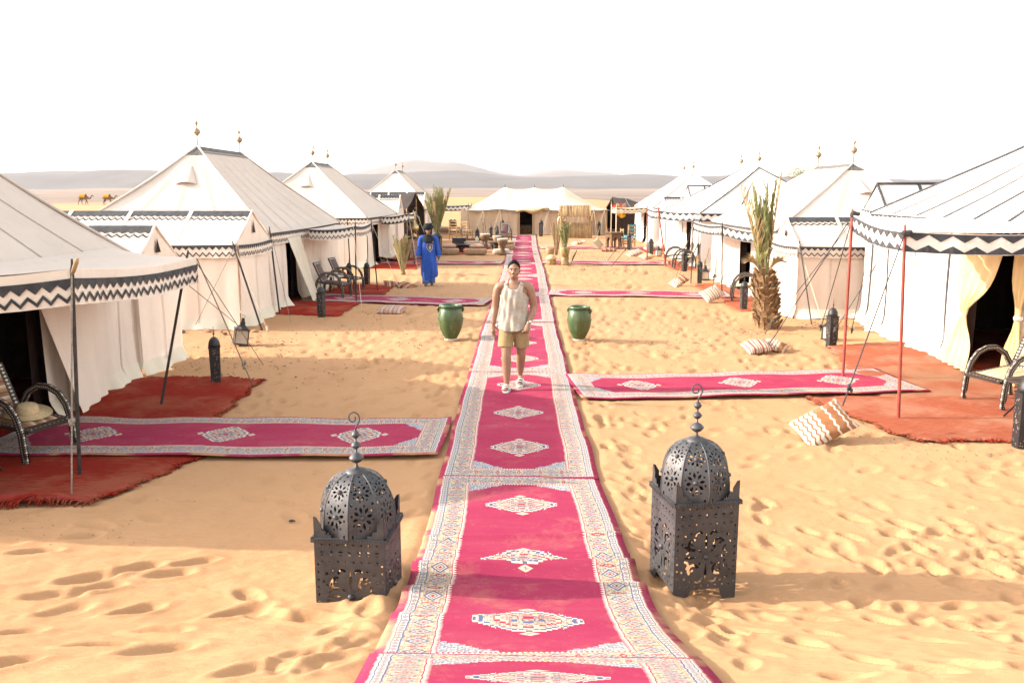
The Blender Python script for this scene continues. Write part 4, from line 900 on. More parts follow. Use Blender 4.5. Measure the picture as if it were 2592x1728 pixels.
def side_pattern(U, Vv):
    X = (U - .5) * LW; Y = Vv * LH; d = np.full(X.shape, 9.)
    for k in range(9):      # border triangles
        y = .04 + k * .048
        for s in (-1, 1): d = np.minimum(d, petal(X, Y, s * .195, y, 0, .008, .012))
    for k in range(8):
        x = (k - 3.5) * .048; d = np.minimum(d, petal(X, Y, x, .025, 0, .012, .008)); d = np.minimum(d, petal(X, Y, x, .445, 0, .011, .007)); d = np.minimum(d, petal(X, Y, x, .552, 0, .010, .008))
    for k in range(7):      # pairs of half moons under the cornice
        x = (k - 3) * .056; r = np.sqrt((X - x) ** 2 + (Y - .498) ** 2); d = np.minimum(d, np.where(np.abs(Y - .498) > .004, r / .015 - 1, 9.))
    cy = .222
    for a in (0, PI / 2, PI, 3 * PI / 2): d = np.minimum(d, petal(X, Y, math.cos(a) * .105, cy + math.sin(a) * .105, a, .062, .010))
    for sx in (-1, 1):
        for sy in (-1, 1):
            bx, by = sx * .085, cy + sy * .085
            d = np.minimum(d, arc(X, Y, bx, by, .034, .0095, (.2 if sx * sy > 0 else 1.2), (.2 if sx * sy > 0 else 1.2) + 3.9))
            d = np.minimum(d, petal(X, Y, bx + sx * .008, by + sy * .004, .7 * sx * sy, .016, .011))
            d = np.minimum(d, petal(X, Y, sx * .042, cy + sy * .042, PI / 4 * sx * sy, .016, .010))
            d = np.minimum(d, arc(X, Y, sx * .145, cy + sy * .05, .024, .008, PI * (.6 if sx > 0 else 1.6), PI * (.6 if sx > 0 else 1.6) + 3.0))
            d = np.minimum(d, arc(X, Y, sx * .05, cy + sy * .150, .022, .008, PI * (.1 if sy > 0 else 1.1), PI * (.1 if sy > 0 else 1.1) + 3.2))
            d = np.minimum(d, petal(X, Y, sx * .145, cy + sy * .145, PI / 4, .014, .014)); d = np.minimum(d, petal(X, Y, sx * .165, cy + sy * .095, .4, .008, .014)); d = np.minimum(d, petal(X, Y, sx * .105, cy + sy * .165, .2, .012, .008))
    return d
def gore_pattern(U, Vv):
    wd = 1.06 * np.sqrt(np.clip(1 - (np.sin(np.clip(Vv, 0, 1) ** .92 * PI / 2) * .985) ** 3.2, .01, 1)); X = (U - .5) * .185 * wd; Y = Vv * .52; d = np.full(X.shape, 9.)
    d = np.minimum(d, flower(X, Y, 0, .115, .070)); d = np.minimum(d, flower(X, Y, 0, .275, .062))
    for s in (-1, 1):
        for y in (.02, .195, .345, .385): d = np.minimum(d, petal(X, Y, s * (.068 if y < .3 else .045), y, 0, .010, .013))
    d = np.minimum(d, petal(X, Y, 0, .42, 0, .012, .012)); d = np.minimum(d, petal(X, Y, 0, .365, 0, .009, .012))
    return d
SIDE = clipgrid(side_pattern, 70, 84); GORE = clipgrid(gore_pattern, 30, 64)
def sheet(polys, F, name, parent, mat='iron', th=.0035):
    mb = MB(); idx = {}
    fs = []
    for p in polys:
        q = []
        for uv in p:
            k = (round(uv[0], 5), round(uv[1], 5))
            if k not in idx: idx[k] = len(mb.v); mb.v.append(tuple(F(*uv))); mb.uv.append((0, 0))
            if not q or q[-1] != idx[k]: q.append(idx[k])
        if len(q) > 2 and q[0] == q[-1]: q.pop()
        if len(q) > 2: fs.append(tuple(q))
    mb.f = fs; o = mb.build(name, MT[mat], parent, smooth=False); m = o.modifiers.new('thick', 'SOLIDIFY'); m.thickness = th; m.offset = 0
    return o
def big_lantern(label, loc, rot):
    root = thing('pierced_lantern', label, 'lantern', loc, rot, 'large pierced iron lanterns'); h = LW / 2; z0 = .13; z1 = z0 + LH
    for k in range(4):
        M = rz(k * PI / 2); sheet(SIDE, lambda u, v: M @ Vector(((u - .5) * LW, -h, z0 + v * LH)), 'side_panel', root)
        mb = MB(); mb.ell(M @ Vector((0, -h - .004, z0 + .222)), (.020, .020, .020), 10, 6); mb.build('stud', MT['iron'], root)
        # cornice: rolled, notched strip
        c = MB(); c.box(M @ Vector((0, -h - .006, z1 + .012)), (LW + .03, .022, .026), M)
        for q in range(26): c.box(M @ Vector(((q - 12.5) * LW / 26, -h - .018, z1 + .010)), (.009, .010, .020), M @ ry(.5))
        c.build('cornice', MT['iron'], root, smooth=False)
        # stepped merlon on the corner: two plates
        m = MB()
        for s in (0, 1):
            def P(a, z): return M @ (Vector((-h + a, -h, z)) if s == 0 else Vector((-h, -h + a, z)))
            st = [(0, 0), (.105, 0), (.105, .022), (.075, .022), (.072, .045), (.045, .052), (.045, .085), (.018, .13), (0, .135)]
            front = [P(a, z1 + .02 + b) for a, b in st]; nrm = M @ (Vector((0, .004, 0)) if s == 0 else Vector((.004, 0, 0))); back = [p + nrm for p in front]
            n = len(front); m.add(front + back, [tuple(range(n)), tuple(range(2 * n - 1, n - 1, -1))] + [(i, (i + 1) % n, n + (i + 1) % n, n + i) for i in range(n)])
        m.build('corner_merlon', MT['iron'], root, smooth=False)
        # splayed bracket foot
        f = MB()
        for s in (0, 1):
            def P(a, z): return M @ (Vector((-h + a, -h, z)) if s == 0 else Vector((-h, -h + a, z)))
            st = [(0, .0), (.075, .0), (.085, .04), (.115, .13), (0, .13)]
            front = [P(a, b) for a, b in st]; nrm = M @ (Vector((0, .005, 0)) if s == 0 else Vector((.005, 0, 0))); back = [p + nrm for p in front]; n = len(front)
            f.add(front + back, [tuple(range(n)), tuple(range(2 * n - 1, n - 1, -1))] + [(i, (i + 1) % n, n + (i + 1) % n, n + i) for i in range(n)])
        f.build('foot', MT['iron'], root, smooth=False)
    mb = MB(); mb.grid(lambda u, v: ((u - .5) * LW, (v - .5) * LW, z1 - .004), 1, 1)
    # deck around the dome: ring plate with an octagonal hole
    dk = MB(); rO = h; pts = []
    for k in range(16):
        a = 2 * PI * (k + .5) / 16; ca, sa = math.cos(a), math.sin(a); s = rO / max(abs(ca), abs(sa)); pts.append((Vector((ca * s, sa * s, z1 + .006)), Vector((ca * .20, sa * .20, z1 + .006))))
    for k in range(16): a, b = pts[k], pts[(k + 1) % 16]; dk.poly([a[0], b[0], b[1], a[1]])
    dk.build('deck', MT['iron'], root, smooth=False)
    def rad(v): a = v ** .92; return .236 * max(.0, 1 - (math.sin(a * PI / 2) * .985) ** 3.2) ** .5
    def dz(v): return .368 * math.sin(v ** .92 * PI / 2)
    for k in range(8):
        a0 = 2 * PI * k / 8 + PI / 8 * 0; a1 = a0 + 2 * PI / 8
        def F(u, v):
            r = rad(v); p = Vector((math.cos(a0), math.sin(a0), 0)).lerp(Vector((math.cos(a1), math.sin(a1), 0)), u); return Vector((p.x * r, p.y * r, z1 + .008 + dz(v)))
        g = sheet(GORE, F, 'dome_panel', root)
        for vv in (.115 / .52, .275 / .52):
            s = MB(); p = F(.5, vv); s.ell(p + Vector((p.x, p.y, 0)).normalized() * .004, .015, 9, 6); s.build('stud', MT['iron'], g)
        rb = MB(); rb.tube([F(0, v / 12) * 1.0 + Vector((0, 0, 0)) for v in range(13)], .0055, 6); rb.build('rib', MT['iron'], g)
    zt = z1 + .373
    mb = MB(); mb.lathe([(.075, -.02), (.07, .005), (.04, .018), (.012, .028), (.007, .05), (.007, .24)], 16, (0, 0, zt)); mb.build('finial_rod', MT['iron'], root)
    for (z, rr, hh) in ((.085, .046, .034), (.165, .031, .025), (.232, .027, .026)):
        mb = MB(); mb.lathe([(.006, -hh), (rr * .6, -hh * .7), (rr * .95, -hh * .15), (rr, 0), (rr * .95, hh * .15), (rr * .6, hh * .7), (.006, hh)], 18, (0, 0, zt + z)); mb.build('finial_ball', MT['iron'], root)
    pts = [(.0, 0, zt + .25), (.004, 0, zt + .28)]
    for i in range(26):
        a = -.6 + i * .30; r = .046 * (1 - i / 34); pts.append((-.012 + r * math.cos(a) * .9, 0, zt + .335 + r * math.sin(a)))
    mb = MB(); mb.tube(pts, .0045, 6); ob = mb.build('hook', MT['iron'], root); ob.rotation_euler[2] = -rot
    return root
big_lantern('large pierced iron lantern left of the runner, its feet sunk in sand', (-1.03, 5.02, -.10), R(-4))
big_lantern('large pierced iron lantern right of the runner, standing clear on four feet', (1.13, 5.43, -.012), R(12))

# ------------------------------------------------------------------ tall slim candle lanterns
def tall_lantern():
    root = empty('candle_lantern'); w0, w1, H = .145, .125, .52
    mb = MB(); a, b = w0 / 2, w1 / 2
    mb.add([(-b, -b, 0), (b, -b, 0), (b, b, 0), (-b, b, 0), (-a, -a, H), (a, -a, H), (a, a, H), (-a, a, H)], [(0, 1, 2, 3), (4, 5, 6, 7), (0, 1, 5, 4), (1, 2, 6, 5), (2, 3, 7, 6), (3, 0, 4, 7)]); mb.build('body', MT['iron2'], root, smooth=False)
    c = MB(); c.box((0, 0, H + .006), (w0 + .016, w0 + .016, .016)); c.build('cornice', MT['iron2'], root, smooth=False)
    d = MB(); d.lathe([(.085, .01), (.083, .05), (.074, .09), (.055, .125), (.028, .148), (.006, .155)], 8, (0, 0, H), rz(PI / 8)); d.build('dome', MT['iron2'], root)
    f = MB(); f.lathe([(.006, 0), (.006, .03), (.018, .045), (.006, .06), (.005, .07), (.012, .08), (.004, .09), (.003, .15)], 10, (0, 0, H + .15)); f.build('finial', MT['iron2'], root)
    p = MB(); rnd = random.Random(2)
    for sd_ in range(4):
        M = rz(sd_ * PI / 2)
        for k in range(30):
            x = rnd.uniform(-.052, .052); z = rnd.uniform(.03, H - .03); t = z / H; y = -lerp(b, a, t) - .0015; s = .0035; q = [M @ Vector((x + dx * s, y, z + dz * s)) for dx, dz in ((-1, -1), (1, -1), (1, 1), (-1, 1))]; p.poly(q)
    p.build('light_dots', MT['dots'], root, smooth=False)['kind'] = 'stuff'; return root  # solid pale quads painted as daylight coming through the tin
TL = tall_lantern(); TLUSED = False
TLS = [(-4.38, 11.79, 1.0, 'slim black lantern on the deep red rug at the near left'), (-4.46, 18.5, 1.0, 'slim black lantern by the crumpled rug of the second left tent'), (-4.68, 25.2, 1.0, 'slim black lantern beside the pair of left armchairs'),
       (-5.35, 25.9, .9, 'slim black lantern half hidden behind the left armchairs'), (-4.75, 34.6, 1.15, 'slim black lantern beside the brass ewer stand'), (-3.75, 36.9, 1.5, 'black box lantern just left of the man in blue'),
       (-2.55, 46.0, 1.2, 'slim black lantern in front of the wooden chairs at the far left'), (-1.95, 49.5, 1.2, 'left one of two black lanterns side by side before the marquee wall'), (-1.62, 49.5, 1.2, 'right one of two black lanterns side by side before the marquee wall'),
       (-1.38, 52.6, 1.5, 'tall dark lantern left of the marquee door'), (.98, 52.4, 1.5, 'tall dark lantern right of the marquee door'),
       (5.42, 14.95, 1.05, 'slim black lantern standing beyond the red poles on the right'), (5.12, 19.9, 1.0, 'slim black lantern against the stumpy palm trunk'), (5.28, 25.8, 1.0, 'slim black lantern next to the small glass lantern on the right'),
       (5.55, 29.8, 1.1, 'slim black lantern in front of the two arched chairs on the right'), (5.35, 36.5, 1.2, 'slim black lantern between red pole and small cushions on the right'), (5.0, 41.2, 1.2, 'slim black lantern by the wooden chair with turquoise seat'),
       (4.55, 53.2, 1.3, 'slim black lantern at the right end of the marquee'), (5.27, 8.80, 1.15, 'slim black lantern cut by the right edge of the picture')]
for i, (x, y, s, lb) in enumerate(TLS):
    o = TL if i == 0 else copytree(TL); o.location = (x, y, G(x, y) - .01); o.scale = (s * (1.35 if i == 5 else 1), s * (1.35 if i == 5 else 1), s); o.rotation_euler[2] = random.uniform(-.4, .4); tag(o, lb, 'lantern', 'slim black candle lanterns')
def glass_lantern():
    root = empty('glass_lantern'); w_, H = .085, .20
    fr = MB()
    for sx in (-1, 1):
        for sy in (-1, 1): fr.box((sx * w_, sy * w_, H / 2 + .02), (.014, .014, H))
    for z in (.02, H + .02):
        fr.box((0, 0, z), (2 * w_ + .03, 2 * w_ + .03, .016))
    fr.build('frame', MT['iron2'], root, smooth=False)
    g = MB(); g.box((0, 0, H / 2 + .02), (2 * w_ - .006, 2 * w_ - .006, H - .02)); g.build('glass', MT['glass'], root, smooth=False)
    r = MB(); r.lathe([(.115, H + .028), (.055, H + .075), (.045, H + .08), (.045, H + .12), (.03, H + .13), (.03, H + .16), (.006, H + .175)], 4, rz(PI / 4) @ Vector((0, 0, 0)), rz(PI / 4)); r.build('roof', MT['iron2'], root, smooth=False)
    h = MB(); h.tube([(.022 * math.cos(a), 0, H + .19 + .022 * math.sin(a)) for a in np.linspace(0, 2 * PI, 12)], .003, 5); h.build('ring', MT['iron2'], root); return root
GL = glass_lantern()
for i, (x, y, s, lb) in enumerate([(-5.05, 14.85, 1.3, 'small glass lantern leaning on the sand behind the near left tent'), (5.62, 26.6, 1.25, 'small glass lantern beside the slim black one near the third right tent'), (5.62, 15.6, 1.2, 'small glass lantern half hidden behind a slim black one on the right'), (5.75, 36.9, 1.2, 'small glass lantern behind the red pole at the far right')]):
    o = GL if i == 0 else copytree(GL); o.location = (x, y, G(x, y) + .01); o.scale = (s, s, s); tag(o, lb, 'lantern', 'small glass lanterns'); o.rotation_euler = (0, (.16 if i == 0 else 0), .4 + i)

# ------------------------------------------------------------------ inlaid armchairs; local front is +X
def chair(seatmat, backmat):
    root = empty('inlaid_armchair'); W = .29
    for sy in (-1, 1):
        pts = [(-.34, 0), (-.335, .22), (-.29, .40), (-.20, .53), (-.07, .60), (.07, .60), (.19, .55), (.28, .44), (.33, .28), (.345, .10), (.35, 0)]
        P = [Vector((x, sy * W, z)) for x, z in pts]; n = len(P); vs_ = []; fs = []
        for i, p in enumerate(P):
            t = (P[min(i + 1, n - 1)] - P[max(i - 1, 0)]).normalized(); nn = Vector((-t.z, 0, t.x)) * -1
            if i in (0, n - 1): nn = Vector((-1 if i == 0 else 1, 0, 0))
            for a, b in ((-.027, -.022), (.027, -.022), (.027, .022), (-.027, .022)): vs_.append(p + nn * a + Vector((0, b, 0)))
        for i in range(n - 1):
            for q in range(4): fs.append((i * 4 + q, i * 4 + (q + 1) % 4, i * 4 + 4 + (q + 1) % 4, i * 4 + 4 + q))
        fs += [(0, 1, 2, 3), tuple((n - 1) * 4 + q for q in range(4))]
        mb = MB(); mb.add(vs_, fs); arm = mb.build('arch_arm', MT['wood_dk'], root, smooth=False)
        dl = MB(); pl = [Vector(p) for p in P]; cum = [0]
        for i in range(n - 1): cum.append(cum[-1] + (pl[i + 1] - pl[i]).length)
        k = 0; s = .02
        while s < cum[-1] - .01:
            i = max(j for j in range(n - 1) if cum[j] <= s); t = (s - cum[i]) / (cum[i + 1] - cum[i]); p = pl[i].lerp(pl[i + 1], t); tv = (pl[i + 1] - pl[i]).normalized(); nn = Vector((tv.z, 0, -tv.x))
            big = k % 3 == 0; r1 = .013 if big else .006
            for o_ in (-1, 1): dl.poly([p + nn * .0285 * o_ + tv * r1 * a + Vector((0, .013 * b if big else .008 * b, 0)) for a, b in ((-1, 0), (0, -1), (1, 0), (0, 1))])
            for o_ in (-1, 1): dl.poly([p + Vector((0, .0232 * o_, 0)) + nn * (.008 * b) + tv * .007 * a for a, b in ((-1, 0), (0, -1), (1, 0), (0, 1))])
            k += 1; s += .024
        dl.build('inlay', MT['inlay'], arm, smooth=False)['kind'] = 'stuff'
    sl = MB(); M = ry(R(6)); sl.box((.03, 0, .335), (.72, 2 * W - .05, .032), M); st = sl.build('seat_frame', MT['wood_dk'], root, smooth=False)
    d2 = MB()
    for k in range(15):
        x = -.31 + k * .048
        for sy in (-1, 1): c = M @ Vector((x, sy * (W - .06), .0175)) + Vector((.03, 0, .335)); d2.poly([c + M @ Vector((dx * .012, dy * .008, 0)) for dx, dy in ((-1, 0), (0, -1), (1, 0), (0, 1))])
    for k in range(9): c = M @ Vector((.335, (k - 4) * .052, .0175)) + Vector((.03, 0, .335)); d2.poly([c + M @ Vector((dx * .009, dy * .013, 0)) for dx, dy in ((-1, 0), (0, -1), (1, 0), (0, 1))])
    d2.build('inlay', MT['inlay'], st, smooth=False)['kind'] = 'stuff'
    se = MB(); se.grid(lambda u, v: tuple(M @ Vector(((u - .5) * .52, (v - .5) * .40, .018 + .03 * (1 - (2 * u - 1) ** 4) * (1 - (2 * v - 1) ** 4))) + Vector((.03, 0, .335))), 12, 12, uvf=lambda u, v: (u * .5, v * .4)); se.build('seat_cushion', MT[seatmat], root)
    B = ry(R(-24)); bk = MB(); O = Vector((-.20, 0, .34))
    for (cy, cz, sy_, sz) in ((-.165, .27, .07, .54), (.165, .27, .07, .54), (0, .50, .26, .08), (0, .04, .26, .08)): bk.box(O + B @ Vector((0, cy, cz)), (.03, sy_, sz), B)
    b = bk.build('back_frame', MT['wood_dk'], root, smooth=False)
    bi = MB()
    for k in range(13):
        for cy in (-.165, .165): c = O + B @ Vector((.0165, cy, .03 + k * .04)); bi.poly([c + B @ Vector((0, dy * .020, dz * .014)) for dy, dz in ((-1, 0), (0, -1), (1, 0), (0, 1))])
    for k in range(7):
        for cz in (.50, .04): c = O + B @ Vector((.0165, (k - 3) * .04, cz)); bi.poly([c + B @ Vector((0, dy * .014, dz * .024)) for dy, dz in ((-1, 0), (0, -1), (1, 0), (0, 1))])
    bi.build('inlay', MT['inlay'], b, smooth=False)['kind'] = 'stuff'
    bp = MB(); bp.grid(lambda u, v: tuple(O + B @ Vector((.012 + .02 * (1 - (2 * u - 1) ** 4) * (1 - (2 * v - 1) ** 4), (u - .5) * .26, .08 + v * .38))), 10, 10, uvf=lambda u, v: (u * .3, v * .4)); bp.build('back_cushion', MT[backmat], root)
    return root
CH = chair('kseat', 'kseat'); CHL = chair('leather', 'leather'); CHP = chair('check', 'check')
used = set()
def put_chair(proto, x, y, rot, label, s=1.0):
    o = proto if proto.name not in used else copytree(proto); used.add(proto.name)
    o.location = (x, y, G(x, y) + .02); o.rotation_euler[2] = rot; o.scale = (s, s, s); return tag(o, label, 'chair', 'bone inlaid armchairs')
put_chair(CH, -5.22, 8.5, R(-18), 'inlaid armchair with striped seat and straw hat at the left edge', 1.06)
put_chair(CH, -5.10, 6.98, R(20), 'inlaid armchair almost out of frame at the left edge, nearest the camera', 1.06)
put_chair(CHL, -4.95, 21.9, R(-8), 'nearer of the two maroon leather armchairs under the second left canopy', 1.06)
put_chair(CHL, -4.95, 23.6, R(-12), 'farther of the two maroon leather armchairs under the second left canopy', 1.06)
put_chair(CHP, 6.18, 10.75, R(196), 'pale cushioned inlaid armchair in front of the near right doorway', 1.08)
put_chair(CHP, 6.55, 9.35, R(160), 'inlaid armchair cut by the right edge', 1.08)
put_chair(CHP, 5.62, 21.6, R(170), 'inlaid armchair half hidden behind the stumpy palm trunk', 1.06)
put_chair(CHP, 5.75, 30.9, R(178), 'nearer of the two arched armchairs beside the third right tent', 1.08)
put_chair(CHP, 5.65, 32.2, R(172), 'farther of the two arched armchairs beside the third right tent', 1.08)
put_chair(CHL, -1.15, 46.5, R(-100), 'inlaid armchair with striped back facing the path near the drums', 1.25)
def side_table(label, x, y, top='wood_dk', r=.24, h=.46):
    root = thing('side_table', label, 'table', (x, y, G(x, y) + .02), 0, 'small round side tables'); mb = MB(); mb.lathe([(r, h - .02), (r + .008, h - .01), (r, h)], 28); mb.build('tabletop', MT[top], root)
    for k in range(3):
        a = k * 2.09 + .5; l = MB(); l.tube([(math.cos(a) * r * .5, math.sin(a) * r * .5, h - .02), (math.cos(a) * r * .25, math.sin(a) * r * .25, h * .5), (math.cos(a) * r * .95, math.sin(a) * r * .95, 0)], .012, 6); l.build('leg', MT['iron2'], root)
    return root
side_table('dark round side table between the left edge armchairs', -5.3, 7.72, r=.30); side_table('white topped side table between the two leather armchairs', -5.1, 22.75, 'white'); side_table('round side table beside the pale armchair at the right edge', 5.95, 9.92); side_table('white topped low table between the two arched chairs on the right', 5.85, 31.6, 'white')
bw = MB(); bw.lathe([(.05, 0), (.085, .03), (.10, .09), (.075, .16), (.07, .165)], 16, (0, 0, 0)); o = bw.build('glass_bowl', MT['glass']); o.location = (-5.1, 22.75, G(-5.1, 22.75) + .48); tag(o, 'round glass bowl on the white topped side table', 'bowl')
bt = MB(); bt.lathe([(.05, 0), (.055, .03), (.055, .14), (.02, .2), (.018, .24), (.02, .245)], 14); o = bt.build('water_bottle', MT['drumskin']); o.location = (5.8, 31.6, .49); tag(o, 'small pale vessel on the low table between arched chairs', 'vessel')
# straw hat on the chair
root = thing('straw_hat', 'woven straw sun hat lying on the striped seat of the left armchair', 'hat', (-5.14, 8.5, G(-5.14, 8.5) + .42)); mb = MB(); mb.lathe([(.075, .115), (.098, .10), (.105, .05), (.11, .012), (.15, .006), (.20, .012), (.23, .03)], 26); mb.build('crown_and_brim', MT['straw'], root); mb = MB(); mb.lathe([(.109, .012), (.111, .03), (.107, .04)], 26); mb.build('hat_band', MT['wood'], root); root.rotation_euler = (.12, .15, 0)

# ------------------------------------------------------------------ green glazed jars
def jar(label, x, y, rot, s=1.0):
    root = thing('glazed_jar', label, 'jar', (x, y, G(x, y) - .005), rot, 'green glazed jars'); mb = MB()
    mb.lathe([(.085, .0), (.10, .005), (.118, .05), (.158, .12), (.197, .21), (.220, .31), (.226, .38), (.220, .46), (.205, .53), (.190, .57), (.178, .585), (.182, .60), (.205, .605), (.205, .635), (.19, .645), (.155, .64), (.145, .60), (.14, .50)], 40); mb.build('body', MT['glaze'], root)
    f = MB(); f.lathe([(.105, -.01), (.118, .01), (.108, .04), (.08, .05)], 20); f.build('foot', MT['chalk'], root)
    for z, r in ((.392, .226), (.575, .188)):
        b = MB(); b.lathe([(r - .004, z - .008), (r + .004, z), (r - .004, z + .008)], 40)
        for k in range(44): a = 2 * PI * k / 44; b.ell((math.cos(a) * (r + .003), math.sin(a) * (r + .003), z), .0075, 6, 4)
        b.build('beaded_band', MT['glaze'], root)
    for sx in (-1, 1): h = MB(); h.tube([(sx * .178, 0, .585), (sx * .225, 0, .585), (sx * .228, 0, .56), (sx * .20, 0, .515)], [.02, .018, .016, .018], 8, 1.4); h.build('handle', MT['glaze'], root)
    root.scale = (s, s, s)
jar('green glazed jar left of the walking man', -1.36, 15.5, .1, 1.02); jar('green glazed jar right of the walking man', 1.0, 15.5, -.4, .98)

# ------------------------------------------------------------------ cushions used as tent anchors
def cushion(label, x, y, rot, size, mat, tiltx=0.0, tilty=0.0, h=.09, z=0.0, name='cushion', cat='cushion', group='kilim cushions scattered on the sand', zabs=None):
    w_, l_ = size; mb = MB()
    def S(sg):
        def F(u, v):
            a, b = 2 * u - 1, 2 * v - 1; k = max(0, (1 - abs(a) ** 2.6)) ** .5 * max(0, (1 - abs(b) ** 2.6)) ** .5
            pin = 1 - .10 * (1 - abs(a) ** 2 if abs(b) > .0 else 0) * abs(b) ** 2; pin2 = 1 - .10 * (1 - abs(b) ** 2) * abs(a) ** 2
            return (a * w_ / 2 * pin2, b * l_ / 2 * pin, sg * h * k * (1 + .10 * math.sin(a * 4 + b * 3)))
        return F
    uvf = lambda u, v: (u * w_, v * l_)
    mb.grid(S(1), 18, 18, uvf=uvf); mb.grid(S(-1), 18, 18, uvf=uvf); o = mb.build(name, MT[mat])
    o.location = (x, y, (G(x, y) + h * .8 + z) if zabs is None else zabs); o.rotation_euler = (tiltx, tilty, rot); return tag(o, label, cat, group)
cushion('brown and white kilim cushion propped by a rope in the right foreground', 3.27, 9.10, R(8), (.62, .44), 'kilim', R(38), R(-26), .10, .10)
cushion('red striped cushion lying by the second rope on the right', 3.95, 14.35, R(12), (.46, .40), 'stripe_red', R(18), R(-8), .09, .03)
cushion('brown kilim cushion lying behind the red striped one', 4.32, 14.55, R(-30), (.42, .36), 'kilim', R(14), R(14), .07, .03)
cushion('pink striped cushion alone on the sand before the second left tent', -2.98, 19.0, R(-12), (.62, .44), 'stripe_pk', R(10), 0, .09)
cushion('orange striped cushion left of the man in blue', -3.88, 24.8, R(15), (.5, .5), 'stripe_or', R(16), R(8), .06)
cushion('dark orange striped cushion against its twin left of the man in blue', -3.42, 24.55, R(-25), (.55, .5), 'stripe_or', R(8), R(12), .06)
cushion('tan striped bolster cushion leaning at the end of the right branch rug', 4.68, 21.3, R(25), (.58, .40), 'stripe_tan', R(42), R(-20), .10, .12)
cushion('kilim cushion leaning on a rope beyond the right branch rug', 4.50, 24.9, R(20), (.55, .36), 'kilim', R(30), R(-30), .08, .08)
cushion('pale striped cushion at the foot of the second red pole', 4.75, 37.2, R(15), (.7, .45), 'stripe_red', R(20), R(-20), .10, .05)
cushion('low brown cushion on gravel at the far right', 3.9, 40.0, R(5), (.75, .5), 'stripe_or', R(6), 0, .09)
cushion('tall pale cushion standing by a rope at the far right', 3.55, 41.6, R(60), (.6, .5), 'check', R(55), R(-20), .08, .22)
cushion('flat tan cushion beside the marquee ropes', 2.85, 45.2, R(10), (.8, .5), 'kilim', R(10), R(-14), .07, .04)
cushion('pale cushion beside the slim lantern and red pole at the far right', 5.05, 35.5, R(30), (.6, .45), 'check', R(12), R(-10), .09, .03)
cushion('small dark cushion on the sand before the third right tent wall', 6.0, 38.3, R(20), (.5, .4), 'stripe_or', R(8), 0, .06)
cushion('orange floor cushion on the far right rug', 6.6, 40.3, R(5), (.7, .5), 'pinkcush', R(4), 0, .14, .02); cushion('red patterned floor cushion on the far right rug', 6.05, 40.8, R(15), (.8, .5), 'stripe_red', R(8), R(-8), .12, .02)
# patchwork of kilim on the third left rug
cushion('flat kilim mat curled at the third left tent entrance', -5.35, 33.9, R(20), (1.3, .9), 'stripe_or', R(-8), R(10), .03, .06, 'kilim_mat', 'mat')

# ------------------------------------------------------------------ palms
def frond(parent, base, dirv, L, mat, nl=34, wl=.30, droop=.25, seed=0, name='frond', gape=.6):
    rnd = random.Random(seed); b = Vector(base); d = Vector(dirv).normalized(); side = d.cross(Vector((0, 0, 1)));
    side = side.normalized() if side.length > .05 else Vector((1, 0, 0)); up = side.cross(d)
    pts = [b + d * (L * t) - Vector((0, 0, droop * L * t * t)) for t in [i / 12 for i in range(13)]]
    mb = MB(); mb.tube(pts, [.020 * (1 - .85 * i / 12) + .002 for i in range(13)], 5)
    for k in range(nl):
        t = .22 + .78 * (k + .5) / nl; i = min(11, int(t * 12)); p = pts[i].lerp(pts[i + 1], t * 12 - i); tv = (pts[i + 1] - pts[i]).normalized()
        for sg in (-1, 1):
            l = wl * (math.sin(PI * (.15 + .8 * t)) + .15) * rnd.uniform(.75, 1.15); dv = (tv * rnd.uniform(.75, 1.25) + side * sg * gape * rnd.uniform(.7, 1.2) + up * rnd.uniform(.0, .35)).normalized(); wv = tv.cross(dv).cross(dv).normalized() * .010 + up * .003
            q = p + dv * l * .55; e = p + dv * l - Vector((0, 0, .04 * l)); mb.add([p - wv * .4, p + wv * .4, q + wv, e, q - wv], [(0, 1, 2, 4), (4, 2, 3)])
    return mb.build(name, MT[mat], parent, smooth=False)
